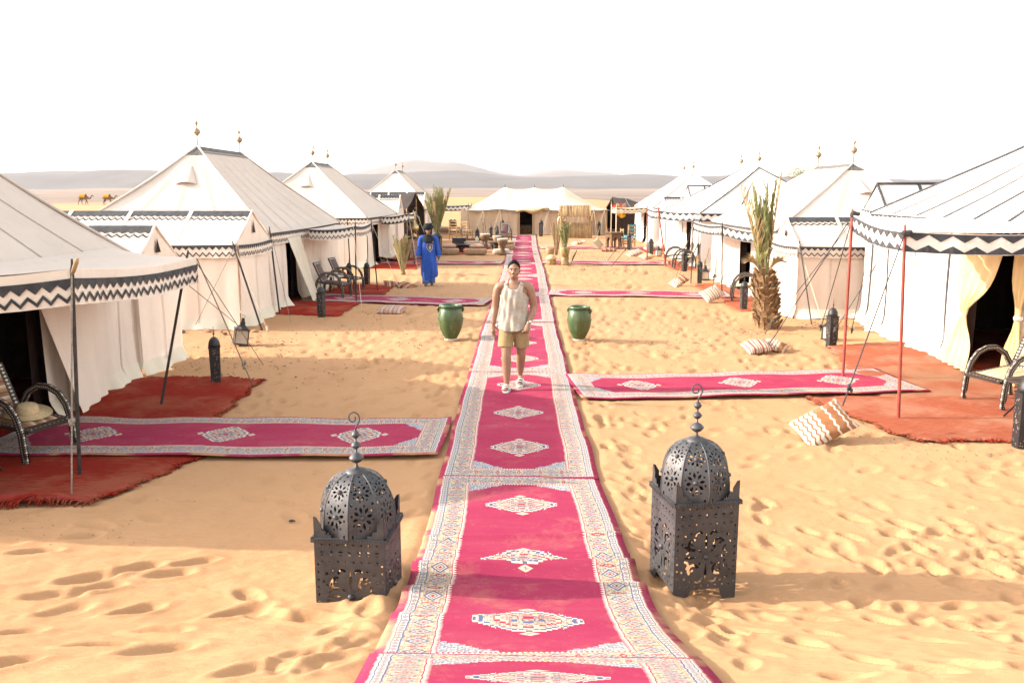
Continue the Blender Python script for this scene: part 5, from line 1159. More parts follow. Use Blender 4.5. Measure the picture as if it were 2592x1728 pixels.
def stump_palm():
    x, y = 4.83, 17.05; root = thing('palm_tree', 'stumpy palm with shaggy bark and upright tied fronds on the right', 'palm', (x, y, G(x, y))); rnd = random.Random(3)
    def rad(z): return .188 + .04 * math.sin(z * 3.4) + .07 * math.exp(-((z) / .14) ** 2) + .03 * math.exp(-((z - .75) / .3) ** 2) - .12 * sstep(.95, 1.2, z)
    lean = lambda z: Vector((-.06 * z + .05 * (1 - z), 0, z))
    mb = MB(); mb.grid(lambda u, v: tuple(lean(v * 1.15 - .05) + Vector((math.cos(u * 2 * PI), math.sin(u * 2 * PI), 0)) * rad(max(0, v * 1.15 - .05)) * .86), 18, 16, cu=True); mb.build('trunk', MT['boot'], root)
    bm_ = MB(); prof = [(-.5, -.004), (.5, -.004), (.42, .05), (.30, .10), (-.30, .10), (-.42, .05)]
    bm_.add([(-.05, 0, 0), (.05, 0, 0), (.04, -.035, .07), (.026, -.085, .13), (-.026, -.085, .13), (-.04, -.035, .07), (-.04, .03, .0), (.04, .03, .0), (.02, -.05, .14), (-.02, -.05, .14)],
            [(0, 1, 2, 5), (5, 2, 3, 4), (4, 3, 8, 9), (7, 6, 9, 8), (1, 7, 8, 3, 2), (6, 0, 5, 4, 9), (0, 6, 7, 1)])
    b0 = bm_.build('leaf_base', MT['boot'], root, smooth=False); first = True; n = 0
    for ring in range(17):
        z = .02 + ring * .064; cnt = 11
        for k in range(cnt):
            a = 2 * PI * (k + .5 * (ring % 2)) / cnt + rnd.gauss(0, .10); o = b0 if first else b0.copy()
            if not first: COL.objects.link(o)
            first = False; p = lean(z + rnd.gauss(0, .012)) + Vector((math.cos(a), math.sin(a), 0)) * rad(z) * .86; s = rnd.uniform(.8, 1.25)
            o.location = p; o.rotation_euler = (rnd.uniform(-.35, .25), rnd.gauss(0, .25), a + PI / 2); o.scale = (s, s, s * rnd.uniform(.8, 1.3)); n += 1
    for k in range(17):
        a = rnd.uniform(0, 2 * PI); r = abs(rnd.gauss(0, .06)); tx = -.04 + rnd.gauss(0, .10); ty = rnd.gauss(0, .08); L = rnd.uniform(1.2, 1.95) if k < 14 else rnd.uniform(.8, 1.3)
        frond(root, (-.05 + r * math.cos(a), r * math.sin(a), 1.05), (tx - .05, ty, 1), L, ['frond', 'frond', 'frond', 'frond_pale', 'frond'][k % 5] if k < 15 else 'frond_dry', 34, .27, .02 if k < 14 else .12, 40 + k, gape=.17 if k < 14 else .45)
    frond(root, (-.08, -.02, 1.1), (-.34, -.1, 1), 1.75, 'frond_dry', 26, .5, .0, 77, gape=.55); frond(root, (-.02, -.02, 1.1), (.10, 0, 1), 1.95, 'frond_dry', 24, .25, 0, 78, gape=.3)
    for k, a in enumerate((3.4, 5.6, .4, 2.2)): frond(root, (-.06 + .05 * math.cos(a), .05 * math.sin(a), 1.08), (math.cos(a) * .55, math.sin(a) * .4, 1), .75, 'frond_dry', 22, .22, .55, 90 + k, gape=.5)
    for z in (1.14, 1.38, 1.62): t = MB(); t.tube([(-.05 + .115 * math.cos(a), .10 * math.sin(a), z + .02 * math.sin(2 * a)) for a in np.linspace(0, 2 * PI, 16)], .007, 5); t.build('tie_rope', MT['ropelt'], root)
stump_palm()
def bush_palm(label, x, y, L, n, spread, mats, seed, trunk=.0, name='palm_tree', cat='palm', z0=0.0, wl=.34):
    root = thing(name, label, cat, (x, y, G(x, y) + z0)); rnd = random.Random(seed)
    if trunk: mb = MB(); mb.tube([(0, 0, -.05), (.02, 0, trunk * .6), (0, 0, trunk)], [.09, .075, .06], 9); mb.build('trunk', MT['boot'], root)
    for k in range(n):
        a = 2 * PI * k / n + rnd.gauss(0, .3); s = spread * math.sqrt(rnd.random()); frond(root, (.04 * math.cos(a), .04 * math.sin(a), trunk * .95), (s * math.cos(a), s * math.sin(a) * .7, 1), L * rnd.uniform(.7, 1.05), mats[k % len(mats)], 26, wl, rnd.uniform(0, .2) * spread, seed * 50 + k, gape=.4)
    return root
bush_palm('bushy palm clump standing behind the man in blue', -4.05, 39.5, 2.15, 34, .33, ['frond', 'frond', 'frond_pale', 'frond_dry'], 5, .85, wl=.5)
bush_palm('pale cut palm frond planted in the sand beside the ewer', -4.1, 28.6, 1.25, 9, .34, ['frond_pale', 'frond_dry', 'frond_pale'], 6, .12, 'palm_branch', 'palm branch')
# potted palm by the runner with turned wooden mortars
def mortar(label, x, y, s, name='wooden_mortar'):
    root = thing(name, label, 'pot', (x, y, G(x, y)), 0, 'turned wooden mortars'); mb = MB(); mb.lathe([(.15, 0), (.16, .03), (.12, .16), (.085, .24), (.08, .28), (.12, .31), (.15, .36), (.165, .50), (.16, .60), (.145, .60), (.135, .5)], 22); mb.build('bowl', MT['wood'], root); b = MB(); b.lathe([(.085, .27), (.098, .285), (.085, .30)], 22); b.build('ring', MT['woodbr'], root); root.scale = (s, s, s); return root
mortar('turned wooden mortar holding the potted palm right of the runner', 1.50, 32.3, 1.15); mortar('smaller wooden mortar behind the woven basket', .98, 33.2, 1.0)
root = thing('woven_basket', 'squat woven basket with conical lid beside the potted palm', 'basket', (1.0, 32.4, G(1, 32.4))); mb = MB(); mb.lathe([(.17, 0), (.19, .02), (.18, .16), (.19, .22)], 20); mb.build('body', MT['wood'], root); mb = MB(); mb.lathe([(.21, .20), (.20, .26), (.14, .34), (.08, .38), (.01, .39)], 20); mb.build('lid', MT['straw'], root)
bush_palm('green palm fronds standing in the wooden mortar', 1.50, 32.3, 1.05, 12, .30, ['frond', 'frond_pale', 'frond'], 9, .0, 'potted_palm', 'palm', .55, .24)
bush_palm('dry pale frond leaning next to the potted palm', 1.22, 33.4, 1.25, 5, .22, ['frond_dry'], 10, .0, 'palm_branch', 'palm branch', .3, .2)
bush_palm('fallen green palm frond on the sand beside the mortar', 1.68, 32.2, .8, 3, .6, ['frond'], 12, .0, 'palm_branch', 'palm branch', .02, .16)
bush_palm('dry frond leaning against the white annex beyond the palm', 5.5, 26.9, 1.0, 3, .3, ['frond_dry'], 13, .0, 'palm_branch', 'palm branch', .02, .16)

# ------------------------------------------------------------------ reed bar
def reed_bar():
    x0, x1, y = 2.08, 3.98, 50.9; root = thing('reed_bar', 'bar hut of upright reeds with a sloping reed roof before the marquee', 'bar', ((x0 + x1) / 2, y, G(3, y))); off = tuple(root.location); rnd = random.Random(8)
    def stick(a, b, r, nm='reed'):
        mb = MB(); mb.tube([a, Vector(a).lerp(Vector(b), .5) + Vector((rnd.gauss(0, .008), rnd.gauss(0, .008), 0)), b], r, 6); mb.build(nm, MT['reed'] if rnd.random() < .72 else MT['reed2'], root, off=off)
    n = 34
    for i in range(n):
        x = lerp(x0 + .12, x1, (i + .5) / n); top = .93 + rnd.gauss(0, .012) + (.12 if i < 4 or i > n - 5 else 0); stick((x + .06 * (x - 3) * -.3 + rnd.gauss(0, .006), y + rnd.gauss(0, .008), -.02), (x, y + .01, top), .027)
    n = 32
    for i in range(n):
        x = lerp(x0 - .06, x1 - .08, (i + .5) / n); stick((x - .04 + rnd.gauss(0, .008), y - .32, 1.36 + rnd.gauss(0, .015)), (x + rnd.gauss(0, .006), y + .32, 1.98 + rnd.gauss(0, .02)), .028, 'roof_reed')
    n = 30
    for i in range(n):
        x = lerp(x0 - .06, x1 - .08, (i + .5) / n); stick((x, y + .34, 1.97), (x, y + .95, 1.45), .028, 'roof_reed')
    for x in (x0 + .08, x1 - .12): pole(root, off, (x, y - .05, 0), (x, y - .12, 1.52), .04, 'wood', 0, 'post'); pole(root, off, (x, y + .8, 0), (x, y + .7, 1.6), .04, 'wood', 0, 'post'); pole(root, off, (x, y - .1, 1.05), (x + (.3 if x < 3 else -.3), y - .2, 1.45), .03, 'wood', 0, 'brace')
    mb = MB(); mb.box(((x0 + x1) / 2, y + .12, .955), (x1 - x0 - .5, .3, .04)); mb.build('counter', MT['wood'], root, off=off, smooth=False)
    mb = MB(); mb.grid(lambda u, v: (x0 - .1 + .06 * math.sin(v * 9), y - .2 + u * .5, 1.5 - v * .9 + .1 * math.sin(u * 8)), 6, 8); mb.build('hanging_cloth', MT['straw'], root, off=off)
reed_bar()

# ------------------------------------------------------------------ far seating circle
def pouf(label, x, y, w_, d_, h_, mat='pouf', rot=0.0):
    mb = MB()
    def F(u, v):
        a = 2 * PI * u; t = v * PI - PI / 2; c = lambda q: math.copysign(abs(math.cos(q)) ** .45, math.cos(q)); s = lambda q: math.copysign(abs(math.sin(q)) ** .45, math.sin(q))
        k = abs(math.cos(t)) ** .35; return (w_ / 2 * c(a) * k, d_ / 2 * s(a) * k, h_ / 2 * s(t) + h_ / 2)
    mb.grid(F, 28, 12, cu=True); o = mb.build('floor_pouf', MT[mat]); o.location = (x, y, G(x, y) + .02); o.rotation_euler[2] = rot; return tag(o, label, 'pouf', 'floor poufs around the low tables')
pf = [(-3.35, 37.5, .95, .6, .27, 'long tan pouf directly right of the man in blue'), (-2.15, 37.4, 1.0, .6, .27, 'tan pouf with piped edges before the low table'), (-1.05, 38.0, .75, .5, .22, 'pale pouf nearest the runner by the drums'), (-.85, 40.2, .8, .55, .3, 'tan pouf tucked behind a drum beside the runner'),
      (-4.1, 40.3, .9, .6, .28, 'tan pouf at the left end of the seating circle'), (-2.9, 43.0, 1.0, .6, .27, 'tan pouf on the far side of the low table'), (-4.0, 38.6, .8, .55, .2, 'pale pouf behind the man in blue')]
for x, y, a, b, c, lb in pf: pouf(lb, x, y, a, b, c, 'pouf' if 'tan' in lb else 'drumskin')
cushion('pink cushion on the long tan pouf', -3.3, 37.6, .1, (.62, .45), 'pinkcush', 0, 0, .10, 0, zabs=.40); cushion('pale pink patterned cushion on the piped pouf', -2.1, 37.5, -.1, (.66, .45), 'pinkcush', 0, 0, .10, 0, zabs=.40); cushion('tan cushion on the pouf behind the drum', -.85, 40.2, .2, (.6, .42), 'check', 0, 0, .09, 0, zabs=.42); cushion('pink cushion on the pale pouf behind the man in blue', -4.0, 38.7, .2, (.5, .4), 'pinkcush', .2, 0, .09, 0, zabs=.32)
def low_table(label, x, y, r, h, mat='wood_dk', n=8):
    root = thing('low_table', label, 'table', (x, y, G(x, y) + .02), .2, 'low octagonal tables'); mb = MB(); mb.lathe([(r, h - .05), (r + .02, h - .02), (r, h)], n); mb.build('tabletop', MT[mat], root, smooth=False)
    for k in range(n):
        a0, a1 = 2 * PI * k / n, 2 * PI * (k + 1) / n; p, q = Vector((math.cos(a0) * r * .85, math.sin(a0) * r * .85, 0)), Vector((math.cos(a1) * r * .85, math.sin(a1) * r * .85, 0)); m = MB(); Z = Vector((0, 0, 1)); H = h - .05
        pts = [(0, 0), (.18, 0), (.18, .45), (.34, .68), (.5, .76), (.66, .68), (.82, .45), (.82, 0), (1, 0), (1, 1), (0, 1)]
        m.add([p.lerp(q, a) + Z * (b * H) for a, b in pts], [(0, 1, 2, 10), (2, 3, 10), (3, 4, 9, 10), (4, 5, 9), (5, 6, 9), (6, 7, 8, 9)]); o = m.build('arched_side', MT[mat], root, smooth=False); sm = o.modifiers.new('t', 'SOLIDIFY'); sm.thickness = .02
    return root
low_table('dark octagonal low table with bottles and glasses in the seating circle', -2.55, 39.6, .75, .36); low_table('second dark low table nearer the inlaid armchair', -1.15, 41.2, .62, .36)
low_table('carved dark tea table beside the turquoise seated chair', 4.35, 42.2, .48, .78, 'woodbr', 6)
def small(name, prof, mat, x, y, z, label, cat, group=None, n=14):
    mb = MB(); mb.lathe(prof, n); o = mb.build(name, MT[mat]); o.location = (x, y, z); return tag(o, label, cat, group)
small('bottle', [(.06, 0), (.075, .02), (.075, .22), (.05, .28), (.03, .31), (.03, .34)], 'drumskin', -2.2, 39.4, .40, 'pale stoneware bottle standing on the dark low table', 'bottle')
for i, (x, lb) in enumerate([(-1.95, 'tea glass just right of the pale bottle'), (-1.85, 'tea glass second right of the pale bottle'), (-2.75, 'tea glass left of the pale bottle'), (-1.3, 'tea glass on the second low table')]):
    small('tea_glass', [(.025, 0), (.03, .01), (.035, .09), (.036, .10)], 'glass', x, 39.3 if i < 3 else 41.0, .40, lb, 'glass', 'tea glasses')
mb = MB(); mb.box((0, 0, .11), (.62, .35, .22)); mb.box((0, 0, .23), (.66, .39, .03)); o = mb.build('storage_box', MT['iron2'], smooth=False); o.location = (-3.05, 39.8, .40); tag(o, 'dark grey lidded box on the low table behind the poufs', 'box')
def drum(label, x, y, s):
    root = thing('goblet_drum', label, 'drum', (x, y, G(x, y)), 0, 'goblet drums beside the runner'); mb = MB(); mb.lathe([(.15, 0), (.155, .03), (.11, .14), (.085, .24), (.11, .32), (.175, .42), (.205, .55), (.21, .62)], 22); mb.build('shell', MT['woodbr'] if s > 1.05 else MT['wood'], root)
    h = MB(); h.lathe([(.215, .60), (.22, .63), (.20, .64), (.01, .64)], 22); h.build('drum_head', MT['drumskin'], root)
    c = MB()
    for k in range(18): a = 2 * PI * k / 18; b = 2 * PI * (k + .5) / 18; c.tube([(math.cos(a) * .216, math.sin(a) * .216, .60), (math.cos(b) * .125, math.sin(b) * .125, .33)], .007, 4)
    c.build('lacing', MT['ropelt'], root); root.scale = (s, s, s)
drum('goblet drum nearest the runner on its left', -.98, 37.6, 1.12); drum('goblet drum between two others left of the runner', -1.35, 41.6, 1.0); drum('goblet drum farthest from the runner beside the armchair', -1.95, 42.3, 1.12)
# dead log and dry shrub
mb = MB(); mb.tube([(-3.1, 45.2, .28), (-2.2, 44.5, .36), (-1.3, 43.6, .40), (-.6, 42.8, .18)], [.05, .09, .11, .06], 8); mb.tube([(-1.6, 43.9, .40), (-1.0, 44.6, .5), (-.3, 45.4, .35)], [.08, .06, .03], 7); mb.tube([(-2.2, 44.5, .3), (-2.1, 44.6, 0)], .06, 6); mb.tube([(-1.3, 43.6, .36), (-1.35, 43.7, 0)], .06, 6)
tag(mb.build('driftwood_log', MT['woodbr']), 'weathered forked log lying behind the low tables', 'log')
def dry_shrub(label, x, y, h, seed, n=7):
    root = thing('dry_shrub', label, 'shrub', (x, y, G(x, y))); rnd = random.Random(seed); mb = MB()
    def br(p, d, L, r, k):
        q = p + d * L; mb.tube([p, (p + q) / 2 + Vector((rnd.gauss(0, .04), rnd.gauss(0, .04), 0)) * L, q], [r, r * .8, r * .6], 5)
        if k:
            for _ in range(3): br(q, (d + Vector((rnd.gauss(0, .45), rnd.gauss(0, .45), rnd.gauss(.1, .2)))).normalized(), L * .62, r * .55, k - 1)
    for _ in range(n): br(Vector((rnd.gauss(0, .05), rnd.gauss(0, .05), 0)), Vector((rnd.gauss(.15, .25), rnd.gauss(0, .25), 1)).normalized(), h * .4, .016, 2)
    mb.build('branches', MT['rope'], root)
dry_shrub('bare dry shrub against the left end of the marquee', -2.55, 53.0, 1.55, 3, 4); dry_shrub('tangle of dry brush on the sand bank left of the marquee', -4.6, 62.0, 1.6, 4, 8)
# wooden ladder-back chairs
def wood_chair(label, x, y, rot, s=1.0, seat='straw', throw=None):
    root = thing('wooden_chair', label, 'chair', (x, y, G(x, y)), rot, 'rough wooden chairs'); root.scale = (s, s, s)
    for sx in (-1, 1):
        for sy in (-1, 1): m = MB(); h_ = .98 if sy > 0 else .50; m.tube([(sx * .2, sy * .2, 0), (sx * .2, sy * .2 + (.05 if sy > 0 else 0), h_)], .026, 7); m.build('leg', MT['wood'], root)
    for z in (.62, .76, .90): m = MB(); m.box((0, .235, z), (.40, .02, .06)); m.build('back_slat', MT['wood'], root, smooth=False)
    for z in (.18, .32):
        m = MB()
        for sy in (-1, 1): m.tube([(-.2, sy * .2, z), (.2, sy * .2, z)], .014, 6); m.tube([(sy * .2, -.2, z + .04), (sy * .2, .2, z + .04)], .014, 6)
        m.build('stretcher', MT['wood'], root)
    m = MB(); m.box((0, 0, .47), (.44, .44, .05)); m.build('seat', MT[seat], root, smooth=False)
    if throw: m = MB(); m.grid(lambda u, v: ((u - .5) * .34, .255 - .05 * math.sin(v * PI) - .06 * v, .98 - v * .40 + .02 * math.sin(u * 11)), 8, 8); m.build('draped_cloth', MT[throw], root)
wood_chair('wooden chair with a dark draped back at the far left', -4.05, 49.5, PI * .9, 1.15, throw='brown_tex'); wood_chair('plain wooden chair beside the dark draped one', -3.35, 50.0, PI * .8, 1.1)
wood_chair('wooden chair with turquoise seat and turquoise scarf at the far right', 5.25, 43.6, -2.6, 1.15, 'turq', 'turq'); wood_chair('wooden armless chair with turquoise seat facing the tea table', 5.0, 42.3, 1.8, 1.0, 'turq')
# brass ewer on a stand of sticks
root = thing('ewer_stand', 'rack of leaning sticks and striped cloth carrying the brass ewer', 'stand', (-4.55, 35.2, G(-4.55, 35.2)))
for k in range(8): m = MB(); m.tube([(-.42 + k * .12 + .1, -.12 + .04 * (k % 2), 0), (-.42 + k * .12, .05, .88 + .03 * (k % 3))], .026, 6); m.build('stick', MT['wood'], root)
m = MB(); m.grid(lambda u, v: (-.45 + u * .9, -.17 - .02 * math.sin(u * 20), .15 + v * .65), 14, 5, uvf=lambda u, v: (v * .6, u)); m.build('striped_cloth', MT['stripe_red'], root); m = MB(); m.box((0, 0, .90), (.7, .35, .03)); m.build('shelf', MT['wood'], root, smooth=False)
root = thing('brass_ewer', 'tall brass ewer with slender neck on the stick stand', 'ewer', (-4.55, 35.15, G(-4.55, 35.15) + .92)); m = MB()
m.lathe([(.13, 0), (.14, .02), (.06, .08), (.05, .14), (.09, .18), (.19, .26), (.215, .34), (.20, .42), (.12, .50), (.075, .54), (.065, .80), (.085, .84), (.075, .90), (.04, .95), (.02, .99), (.025, 1.02), (.005, 1.06)], 22); m.build('body', MT['brass'], root)
m = MB(); m.tube([(.18, 0, .40), (.27, 0, .55), (.22, 0, .78), (.07, 0, .84)], .018, 7); m.build('handle', MT['brass'], root); m = MB(); m.tube([(-.18, 0, .36), (-.28, 0, .45), (-.26, 0, .65), (-.32, 0, .80)], [.03, .022, .016, .014], 7); m.build('spout', MT['brass'], root)
# things inside the black tent on the left
for i, (x, y, s, mt, lb) in enumerate([(-5.2, 42.6, 1.0, 'woodbr', 'dark round jar at the mouth of the left goat hair tent'), (-4.75, 42.2, 1.25, 'woodbr', 'tall brown jar at the mouth of the left goat hair tent'), (-4.3, 41.7, .8, 'brass', 'small brass jar near the goat hair tent')]):
    o = small('clay_jar', [(.10, 0), (.17, .08), (.22, .25), (.20, .42), (.12, .52), (.10, .58), (.13, .62)], mt, x, y, G(x, y), lb, 'jar', 'jars by the goat hair tent'); o.scale = (s, s, s)

# ------------------------------------------------------------------ people
def fuse(mb, name, mat, parent, vox, smooth=6):
    o = mb.build(name, MT[mat], parent); r = o.modifiers.new('remesh', 'REMESH'); r.mode = 'VOXEL'; r.voxel_size = vox; r.use_smooth_shade = True
    s = o.modifiers.new('smooth', 'SMOOTH'); s.factor = .5; s.iterations = smooth; return o
def limb(mb, pts, rs, n=12, sx=1.0, sub=4, cap=True):
    P = [Vector(p) for p in pts]; out, ro = [], []
    for i in range(len(P) - 1):
        p0, p1, p2, p3 = P[max(i - 1, 0)], P[i], P[i + 1], P[min(i + 2, len(P) - 1)]
        for k in range(sub):
            t = k / sub; out.append(.5 * ((2 * p1) + (p2 - p0) * t + (2 * p0 - 5 * p1 + 4 * p2 - p3) * t * t + (3 * p1 - p0 - 3 * p2 + p3) * t ** 3)); ro.append(lerp(rs[i], rs[i + 1], t))
    out.append(P[-1]); ro.append(rs[-1]); mb.tube(out, ro, n, sx); mb.ell(P[0], rs[0], 10, 7)
    if cap: mb.ell(P[-1], rs[-1], 10, 7)
def loft(mb, rings, n=28):
    """rings: (cx, cy, z, rx, ry)"""
    vs_ = [(a + rx_ * math.cos(2 * PI * q / n), b + ry_ * math.sin(2 * PI * q / n), z) for a, b, z, rx_, ry_ in rings for q in range(n)]; k = len(rings)
    mb.add(vs_, [(i * n + q, i * n + (q + 1) % n, (i + 1) * n + (q + 1) % n, (i + 1) * n + q) for i in range(k - 1) for q in range(n)] + [tuple(range(n - 1, -1, -1)), tuple((k - 1) * n + q for q in range(n))])
def hand(mb, wrist, d, palm_n, s=1.0, curl=.4, thumb=1):
    """palm along d; palm_n is the side the fingers curl to"""
    d = Vector(d).normalized(); pn = Vector(palm_n).normalized(); sd_ = d.cross(pn).normalized() * thumb; w0 = Vector(wrist)
    limb(mb, [w0, w0 + d * .04 * s, w0 + d * .085 * s], [.026 * s, .034 * s, .034 * s], 10, .62, 3)
    for k in range(4):
        L = (.075, .085, .08, .06)[k] * s; b = w0 + d * .085 * s + sd_ * (.024 - .017 * k) * s; c = curl; p = [b]; dd = d
        for j in range(3): dd = (d * math.cos(c * (j + 1)) + pn * math.sin(c * (j + 1))); p.append(p[-1] + dd * L / 3)
        limb(mb, p, [.0092 * s, .009 * s, .0082 * s, .007 * s], 8, 1, 2)
    b = w0 + d * .025 * s + sd_ * .025 * s; limb(mb, [b, b + (d * .6 + sd_ * .7 + pn * .3) * .045 * s, b + (d * .95 + sd_ * .75 + pn * .6) * .07 * s], [.014 * s, .011 * s, .008 * s], 8, 1, 3)
def headmesh(mb, c, s=1.0, jaw=1.0):
    c = Vector(c); e = lambda o, r: mb.ell(c + Vector(o) * s, Vector(r) * s, 16, 11)
    e((0, .012, .035), (.077, .093, .088)); e((0, -.018, -.03), (.066, .074, .080)); e((0, -.035, -.078), (.047 * jaw, .047, .036)); e((0, -.072, .03), (.055, .025, .022))
    e((-.045, -.058, -.022), (.024, .022, .022)); e((.045, -.058, -.022), (.024, .022, .022))
    mb.tube([c + Vector((0, -.088, .022)) * s, c + Vector((0, -.104, -.012)) * s, c + Vector((0, -.108, -.028)) * s], [.009 * s, .013 * s, .014 * s], 8); e((-.014, -.092, -.030), (.010, .011, .009)); e((.014, -.092, -.030), (.010, .011, .009)); e((0, -.086, -.064), (.024, .010, .011))
    for sx in (-1, 1): e((sx * .077, .012, -.005), (.011, .022, .032))
def face_bits(parent, c, s, brow='hair', lips='lips', eyes=True):
    c = Vector(c)
    for sx in (-1, 1):
        if eyes:
            m = MB(); m.ell(c + Vector((sx * .031, -.083, .012)) * s, Vector((.013, .008, .006)) * s, 12, 8); m.build('eye', MT['eyewhite'], parent); m = MB(); m.ell(c + Vector((sx * .031, -.0895, .012)) * s, Vector((.0058, .003, .0058)) * s, 10, 6); m.build('iris', MT['hair'], parent)
        m = MB(); m.tube([c + Vector((sx * .012, -.094, .028)) * s, c + Vector((sx * .032, -.0945, .036)) * s, c + Vector((sx * .054, -.079, .029)) * s], [.0025 * s, .0038 * s, .0015 * s], 6, 1); m.build('eyebrow', MT[brow], parent)
    m = MB(); m.tube([c + Vector((-.024, -.092, -.066)) * s, c + Vector((0, -.099, -.063)) * s, c + Vector((.024, -.092, -.066)) * s], [.003 * s, .0075 * s, .003 * s], 7); m.build('lips', MT[lips], parent)
MT['lips'] = simple('lips', (.36, .13, .10), .5, 20, .1); MT['eyewhite'] = simple('eye_white', (.55, .50, .47), .3, 5, .05)
def walking_man():
    x, y = -.145, 11.42; z = G(x, y) + .028; root = thing('person', 'man in oatmeal tank top, khaki shorts and white sandals walking down the red runner', 'person', (x, y, z), R(-4)); s = 1.0
    b = MB()
    loft(b, [(0, .0, .84, .15, .11), (0, .0, .92, .165, .118), (0, -.005, 1.02, .158, .115), (0, -.008, 1.12, .160, .118), (0, -.008, 1.22, .172, .122), (0, 0, 1.30, .180, .118), (0, .008, 1.37, .168, .098), (0, .012, 1.41, .12, .078), (0, .012, 1.45, .07, .065)])
    limb(b, [(0, .015, 1.40), (0, .005, 1.47), (0, -.005, 1.52)], [.070, .060, .056], 14)
    headmesh(b, (0, -.005, 1.595), 1.0, 1.12)
    # arms (image left hangs, image right swings in front)
    limb(b, [(-.145, .008, 1.392), (-.205, .012, 1.360), (-.238, .022, 1.24), (-.254, .03, 1.10), (-.268, .0, .99), (-.276, -.03, .875)], [.064, .064, .058, .048, .045, .029]); hand(b, (-.277, -.035, .865), (-.04, -.12, -1), (.6, -.6, -.1), 1.05, .30, -1)
    limb(b, [(.145, .008, 1.392), (.205, .012, 1.360), (.240, .022, 1.24), (.262, .04, 1.10), (.246, -.04, 1.0), (.208, -.13, .905)], [.064, .064, .058, .048, .045, .029]); hand(b, (.204, -.138, .895), (-.25, -.35, -.9), (-.6, .3, -.3), 1.05, .75, 1)
    # legs
    limb(b, [(-.09, 0, .90), (-.095, -.06, .72), (-.092, -.14, .50), (-.090, -.15, .40), (-.085, -.165, .26), (-.080, -.185, .10)], [.098, .088, .064, .066, .058, .037]); limb(b, [(-.080, -.165, .055), (-.083, -.25, .050), (-.090, -.34, .036)], [.038, .036, .026], 12, .8)
    limb(b, [(.09, 0, .90), (.10, .0, .72), (.095, .02, .50), (.090, .06, .40), (.080, .13, .27), (.072, .20, .15)], [.098, .088, .064, .066, .057, .036]); limb(b, [(.072, .215, .105), (.080, .11, .062), (.088, .01, .034)], [.036, .036, .026], 12, .8)
    for (cx_, cy, sg) in ((-.090, -.355, 1), (.090, -.005, 1)):
        for k in range(5): t = MB(); b.ell((cx_ - .036 + k * .018, cy + .018 * abs(k - (1.2)) * .35, .032), (.0095, .02, .010), 8, 6)
    fuse(b, 'body', 'skin', root, .0065, 4)
    face_bits(root, (0, -.005, 1.595), 1.0)
    # hair: short sides, fuller swept top
    h = MB(); hc = Vector((0, .006, 1.628))
    def HF(u, v):
        a = 2 * PI * u; fr = max(0, -math.sin(a)); bk = max(0, math.sin(a)); lim = lerp(-.25, .74, fr ** 1.2) - .6 * bk ** 1.2; el = lerp(PI / 2, math.asin(max(-.9, min(.9, lim))), v)
        k = 1.05 + .06 * math.sin(PI * v) + .07 * max(0, math.sin(el)) ** 2 + .22 * fr ** 2 * math.sin(PI * min(1, v * 1.0)) + .012 * math.sin(a * 17 + v * 5)
        return tuple(hc + Vector((.078 * math.cos(a) * math.cos(el) * k + .012 * fr * (1 - v), .094 * math.sin(a) * math.cos(el) * k, .090 * math.sin(el) * k)))
    h.grid(HF, 48, 18, cu=True); hb = h.build('hair', MT['hair'], root)
    # tank top cut out of a sleeve round the torso
    RG = [(.80, .205, .152, -.012), (.86, .200, .148, -.010), (.95, .194, .140, -.006), (1.05, .182, .134, -.006), (1.15, .180, .134, -.008), (1.25, .188, .134, -.006), (1.32, .188, .126, 0), (1.38, .178, .104, .01), (1.415, .148, .078, .012), (1.432, .118, .060, .012)]
    zs = [r[0] for r in RG]
    def T(u, v):
        zz = lerp(.80, 1.432, v); a = 2 * PI * u; rx_, ry_, cy = (np.interp(zz, zs, [r[k] for r in RG]) for k in (1, 2, 3))
        w = .010 * math.sin(a * 5 + 1) * max(0, 1 - (zz - .80) / .22) + .006 * math.sin(a * 9 + zz * 17) + .006 * math.sin(zz * 31 + a * 3) + .005 * math.sin(a * 14 - zz * 9); zz2 = zz - (.018 * math.sin(a * 3 + .5) if v == 0 else 0)
        return ((rx_ + w) * math.cos(a), cy + (ry_ + w) * math.sin(a), zz2)
    m = MB(); nu, nv = 120, 90; m.grid(T, nu, nv, cu=True); keep = []
    for f in m.f:
        c = sum((Vector(m.v[i]) for i in f), Vector()) / len(f); ok = True
        if c.z > 1.24:
            arm = .188 - .062 * sstep(1.24, 1.33, c.z) + .0 * c.z
            if abs(c.x) > arm: ok = False
            front = c.y < .01; neck = 1.345 if front else 1.40
            if c.z > neck + (abs(c.x) / .088) ** 4 * .085: ok = False
        if ok: keep.append(f)
    m.f = keep; tk = m.build('tank_top', MT['linen'], root); sm = tk.modifiers.new('t', 'SOLIDIFY'); sm.thickness = .006; sm.offset = 1
    # straps bridging the shoulders
    for sx in (-1, 1): st = MB(); st.grid(lambda u, v: (sx * lerp(.083, .132, u), lerp(-.062, .085, v), 1.424 - .012 * u + .028 * math.sin(PI * v)), 6, 10); st.build('strap', MT['linen'], tk)
    # shorts
    q = MB(); loft(q, [(0, 0, .80, .188, .142), (0, 0, .90, .186, .138), (0, 0, .95, .178, .13)])
    limb(q, [(-.09, 0, .86), (-.10, -.035, .74), (-.106, -.075, .63), (-.108, -.090, .565)], [.108, .108, .104, .108], 18, cap=False); limb(q, [(.09, 0, .86), (.10, 0, .74), (.104, .012, .63), (.105, .022, .565)], [.108, .108, .104, .108], 18, cap=False)
    sh = fuse(q, 'shorts', 'khaki', root, .009, 3)
